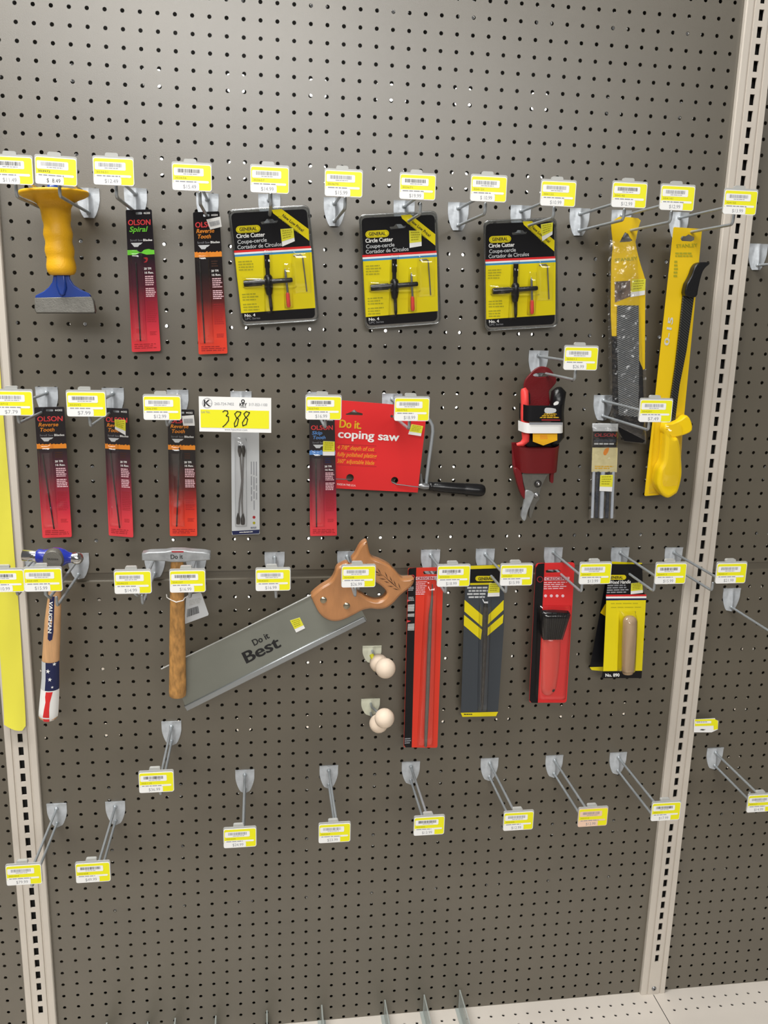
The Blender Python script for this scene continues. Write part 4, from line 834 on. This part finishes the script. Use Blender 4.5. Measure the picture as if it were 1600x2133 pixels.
for x, y in ((673, 1246), (721, 1258)):
    mb = MB(P); mb.ball(P(x, y, .010), 7.2 * P.mpp(x, y), 'brass', 20, sq=(1, .35, 1)); mb.build('rivet', root)
sticker(P, Q4((604, 1292), (624.5, 1285.5), (635.5, 1308), (617, 1317)), root, off=.0014)

# red file card
P = Plane(.05, (885, 1182), .025, 1182, 1556); root = thing('file_card', 'long narrow round file on a bright red card with black side strip', 'file', P.o)
q = Q4((850, 1183), (924, 1181), (911, 1557), (841, 1556)); mb = MB(P); mb.slab(q.rr(0, 0, 1, 1, .05, 5), 0, .001, 'hotred', holes=[[(881, 1191), (884, 1189), (911, 1189), (913, 1192), (911, 1196), (883, 1196)]]); o = .0013
mb.poly([(850.5, 1187), (853, 1183), (867, 1182), (857.5, 1556), (845, 1556), (841.5, 1552)], o, 'ink')
mb.poly([(866, 1201), (911, 1199.5), (911, 1207), (866, 1208)], o, 'pink'); mb.text('CRESCENT', (868, 1207), (909, 1206), 5.5, o + .0002, 'dimred', bold=.03)
mb.dashes(Q4((866, 1211), (891, 1210), (889, 1240), (865, 1240)), 0, 0, 1, 1, 7, o, 'pink', 4, .5); mb.poly(circ(859, 1201, 4.5, 14), o + .0002, 'logored', holes=[circ(859, 1201, 3.2, 12)])
for y in (1222, 1243): mb.dashes(Q4((851, y), (863, y - .5), (863, y + 9), (850, y + 9)), 0, 0, 1, 1, 3, o + .0002, 'paper', y, .5)
for y in (1248, 1291): mb.poly([(848, y), (856, y + 2), (848, y + 5)], o + .0002, 'logored')
for y in (1259, 1278, 1299): mb.bars(Q4((849.5, y), (863, y - 1), (862.5, y + (14 if y != 1278 else 6)), (849, y + (14 if y != 1278 else 6))), 0, 0, 1, 1, o + .0002, 'white', y, True)
mb.dashes(Q4((843, 1537), (856, 1536), (856, 1549), (843, 1550)), 0, 0, 1, 1, 3, o + .0002, 'grey', 7, .6); mb.build('card', root)
mb = MB(P); pts = [(899.5, 1214, .0008), (898.5, 1250, .0022), (895.5, 1276, .0030), (893, 1340, .0036), (889.5, 1440, .0036), (886.5, 1520, .0032), (885.5, 1551, .0026)]; mb.tube([P(x, y, .006) for x, y, r in pts], [r for x, y, r in pts], 'grind', 12); mb.build('round_file', root)
mb = MB(P); mb.bump(Q4((886, 1212), (911, 1211), (902, 1553), (868, 1554)), 0, 0, 1, 1, .0015, .010, 'glassy', .25, mv=.03, k=24); mb.build('blister_shell', root)

# slate chevron card
P = Plane(.05, (1010, 1177), .02, 1177, 1490); root = thing('chevron_card', 'slate grey card with two yellow chevrons holding a slim dark file', 'file', P.o)
mb = MB(P); mb.slab([(978, 1178), (1041, 1176), (1043, 1215), (1050, 1222), (1050, 1300), (1037, 1486), (1033, 1491), (964, 1492), (960, 1488), (966, 1300), (969, 1221), (977, 1214)], 0, .001, 'slate', holes=[[(996, 1190), (1004, 1189), (1009, 1186), (1017, 1189), (1018, 1193), (996, 1194)]]); o = .0013
mb.poly([(978, 1178), (1041, 1176), (1041, 1183), (978, 1185)], o, 'cardyellow'); mb.poly([(959.5, 1484), (1037.5, 1482), (1033, 1491), (963, 1492.5)], o, 'cardyellow'); mb.dashes(Q4((966, 1486), (984, 1486), (984, 1490), (966, 1490)), 0, 0, 1, 1, 1, o + .0002, 'black', 1)
pill = rrect(990, 1199, 1030, 1210, 5.4); mb.poly([(978, 1184), (1041, 1183), (1042, 1215), (978, 1216)], .0011, 'ink'); mb.poly(pill, o, 'cardyellow'); mb.text('GENERAL', (996, 1208), (1025, 1207), 6, o + .0002, 'black', bold=.03); mb.poly([(979, 1214), (1024, 1213), (1024, 1217), (979, 1218)], o, 'cardyellow')
for i in range(4): mb.dashes(Q4((973 + i % 2 * 3, 1222 + i * 6.5), (1018, 1221.5 + i * 6.5), (1018, 1226 + i * 6.5), (973 + i % 2 * 3, 1226.5 + i * 6.5)), 0, 0, 1, 1, 1, o, 'paper', i + 3, .8)
for c in ([(967.5, 1249), (1005, 1281), (1004, 1305), (967, 1273)], [(966.5, 1280), (1004, 1311), (1001, 1332), (966, 1302)], [(1049, 1249), (1017.5, 1280), (1016, 1300), (1048.5, 1270)], [(1048.5, 1279), (1016, 1307), (1015, 1324), (1047, 1297)]): mb.poly(c, o, 'cardyellow')
mb.build('card', root)
mb = MB(P); mb.tube([P(1011, 1249, .005), P(1010, 1262, .005), P(1009, 1330, .005), P(1006, 1400, .005), P(1003, 1476, .005)], [.0024, .0040, .0038, .0032, .002], 'darksteel', 10); mb.build('slim_file', root)
mb = MB(P); mb.bump(Q4((998, 1240), (1024, 1240), (1015, 1481), (994, 1481)), 0, 0, 1, 1, .0015, .010, 'glassy', .3, mv=.05, k=20); mb.build('blister_shell', root)
sticker(P, Q4((1018.5, 1214), (1040.5, 1213), (1040, 1241), (1015, 1242)), root)

# brush card
P = Plane(.05, (1155, 1172), .025, 1172, 1464); root = thing('brush_card', 'small black bristle brush with red handle on a red and black card', 'brush', P.o)
q = Q4((1116, 1173), (1197, 1171), (1180, 1463), (1102, 1463)); mb = MB(P); mb.slab(q.rr(0, 0, 1, 1, .07, 3.6), 0, .0012, 'cardred', holes=[[(1136, 1188), (1142, 1186), (1164, 1186), (1168, 1189), (1166, 1192), (1138, 1193)]]); o = .0015
mb.poly([(1115.5, 1182), (1121, 1174), (1134, 1172.5), (1120, 1463.5), (1107, 1463), (1102.5, 1458)], o, 'ink'); mb.poly(circ(1124.5, 1206, 6.5, 18), o + .0002, 'dimred', holes=[circ(1124.5, 1206, 5, 16)])
mb.poly([(1134, 1201.5), (1186, 1201), (1185.5, 1208), (1133.5, 1208.5)], o, 'pink'); mb.text('CRESCENT', (1136, 1207.6), (1183, 1207), 5.4, o + .0002, 'dimred', bold=.03)
mb.dashes(Q4((1133, 1212), (1184, 1211), (1183, 1228), (1132, 1229)), 0, 0, 1, 1, 4, o, 'pink', 4, .45)
for x in (1136, 1148, 1160, 1172): mb.poly(circ(x, 1240.5, 3.2, 10), o, 'pink')
mb.build('card', root)
mb = MB(P); R_ = random.Random(3)
mb.slab([(1123, 1268), (1150, 1267), (1181, 1269), (1178, 1280), (1164, 1323), (1126, 1324), (1123, 1300)], .006, .018, 'gloss', bev=2)
for i in range(34):
    u = i / 33; mb.tube([P(1127 + u * 37, 1323, .019 - .003 * (i % 3)), P(1124 + u * 56 + R_.uniform(-.8, .8), 1268 + R_.uniform(-1.5, 2.5), .019 - .003 * (i % 3))], .0008, 'ink', 5)
mb.build('bristles', root)
mb = MB(P); Rb = Rod(lambda u, v, off=0.0: P(u, v, off + .004), [(1147, 1326, 14), (1147, 1329, 18), (1147, 1336, 20), (1146.5, 1360, 20), (1144.5, 1400, 18.5), (1142, 1432, 16.5), (1141, 1442, 13), (1140.5, 1447, 7)], .72) if False else None
Pb = Plane(.054, (1155, 1172), .029, 1172, 1464); Rb = Rod(Pb, [(1147, 1326, 14), (1147, 1329, 18), (1147, 1336, 20), (1146.5, 1360, 20), (1144.5, 1400, 18.5), (1142, 1432, 16.5), (1141, 1442, 13), (1140.5, 1447, 7)], .72); Rb.body(mb, 'redplastic')
mb.P = Rb; mb.poly(circ(1150, 1434, 3.4, 12), .0006, 'ink'); mb.build('handle', root)
mb = MB(P); mb.bump(Q4((1119, 1260), (1190, 1260), (1176, 1455), (1112, 1455)), 0, 0, 1, 1, .0015, .021, 'glassy', .16, mv=.06, n=14, k=20); mb.build('blister_shell', root)

# wooden tool handle pack in front of a second, turned one
P = Plane(.03, (1290, 1172), .012, 1172, 1400); root = thing('tool_handle_pack', 'dark pack with yellow foot showing at an angle behind the front handle pack', 'tool handle', P.o, 'tool handle packs')
mb = MB(P); mb.slab([(1268, 1171), (1338, 1176), (1320, 1390), (1257, 1397), (1230, 1393), (1229, 1388), (1252, 1262)], 0, .001, 'ink'); mb.poly([(1228, 1389), (1262, 1388), (1262, 1398), (1232, 1395)], .0013, 'cardyellow'); mb.poly([(1260, 1258), (1266, 1255), (1264, 1285), (1256, 1280), (1250, 1276)], .0013, 'cardgold'); mb.poly([(1274, 1169), (1337, 1172), (1337, 1176), (1274, 1174)], .0013, 'cardyellow'); mb.build('card', root)
P = Plane(.05, (1300, 1175), .04, 1175, 1410); root = thing('tool_handle_pack', 'front yellow and black pack with a plain wooden tool handle', 'tool handle', P.o, 'tool handle packs')
mb = MB(P); mb.slab([(1276, 1175), (1337.5, 1175), (1339, 1232), (1346.5, 1241), (1345, 1250), (1337, 1397), (1336, 1412), (1253, 1412), (1256, 1397), (1262.5, 1250), (1262, 1243), (1266, 1212), (1274, 1205)], 0, .001, 'ink'); o = .0013
mb.poly(rrect(1262, 1197, 1304, 1207, 5), o, 'cardyellow'); mb.text('GENERAL', (1268, 1205), (1297, 1205), 5.5, o + .0002, 'black', bold=.03); mb.text('Wood Handle', (1268, 1216), (1313, 1214.5), 7, o, 'white', it=.2, bold=.02)
mb.dashes(Q4((1265, 1218), (1312, 1217), (1312, 1236), (1263, 1237)), 0, 0, 1, 1, 4, o, 'grey', 6, .55)
for y0, c in ((1237.6, 'cardred'), (1241.4, 'white'), (1245.6, 'navy')): mb.poly([(1262, y0 + .6), (1346, y0), (1346, y0 + 4.1), (1262, y0 + 4.7)], o, c)
mb.poly([(1262.5, 1250), (1345, 1249.5), (1337, 1396.5), (1256, 1397.5)], o, 'cardyellow')
for y in (1256, 1264): mb.dashes(Q4((1272, y), (1337, y - .5), (1337, y + 2), (1272, y + 2.5)), 0, 0, 1, 1, 1, o + .0002, 'dimy', y)
mb.text('No. 890', (1261, 1409), (1290, 1408.5), 6.5, o, 'white', bold=.04); mb.build('card', root)
mb = MB(P); z = .013; rr_ = 13.5 * P.mpp(1305, 1330)
mb.lathe(P(1306.5, 1278, z), P(1302, 1396, z), [(0, rr_ * .35), (.012, rr_ * .62), (.04, rr_ * .88), (.08, rr_), (.5, rr_ * 1.02), (.95, rr_ * .9), (1, rr_ * .75)], 'plainwood', 24, flat=.85); mb.build('wooden_handle', root)
mb = MB(P); mb.bump(Q4((1289, 1272), (1324, 1272), (1318, 1399), (1285, 1399)), 0, 0, 1, 1, .0015, .0265, 'glassy', .3, mv=.12, n=14, k=20); mb.build('blister_shell', root)
sticker(P, Q4((1314, 1214), (1337, 1212), (1338.5, 1234), (1313, 1237)), root)

# loose shelf label right of the upright
P = Plane(.012, (1470, 1500)); root = thing('loose_price_tag', 'loose creased price tag stuck on the board right of the upright', 'price tag', P.o)
mb = MB(P); mb.slab([(1446, 1498), (1489, 1496), (1490, 1499), (1496, 1501), (1495, 1519), (1482, 1525), (1445, 1525)], 0, .001, 'white'); mb.poly([(1447, 1498), (1488, 1497), (1495, 1501), (1495, 1518), (1486, 1520), (1486, 1511), (1447, 1512)], .0012, 'yellow'); mb.poly([(1448, 1502), (1481, 1501), (1481, 1506), (1448, 1507)], .0014, 'white'); mb.dashes(Q4((1450, 1502.5), (1479, 1502), (1479, 1505), (1450, 1505.5)), 0, 0, 1, 1, 1, .0016, 'grey', 2); mb.poly([(1457, 1520), (1461, 1518), (1470, 1519), (1464, 1521)], .0014, 'darksteel'); mb.build('tag_paper', root)

# yellow flagging tape over the left upright
mb = MB(); vs = []; n, k = 6, 60; x0, x1 = -3.52, -2.02; zt, zb = rz(-8), rz(45.0)
loc = Vector((-2.77 * D, -.0105, zb))
for j in range(k + 1):
    t = j / k; z = zt + (zb - zt) * t
    for i in range(n + 1):
        u = i / n; zz = z + (0 if t < .999 else (.012 * (1 - u) ** 1.0 - .004 * math.sin(u * 3.1) + (.008 if i == n else 0)))
        vs.append(((x0 + (x1 - x0) * u - .06 * t * (u * 2) + .05 * math.sin(t * 9)) * D - loc.x, -.0005 - .0016 * math.sin(u * math.pi) - .0012 * math.sin(t * 37 + u * 5) * u - loc.y * 0 - (.006 * t ** 30), zz - loc.z))
F = [(j * (n + 1) + i, (j + 1) * (n + 1) + i, (j + 1) * (n + 1) + i + 1, j * (n + 1) + i + 1) for j in range(k) for i in range(n)]
mb.add(vs, F, 'tape', True)
tag(mb.build('flagging_tape', loc=loc), 'long strip of yellow flagging tape covering the left slotted upright', 'tape')
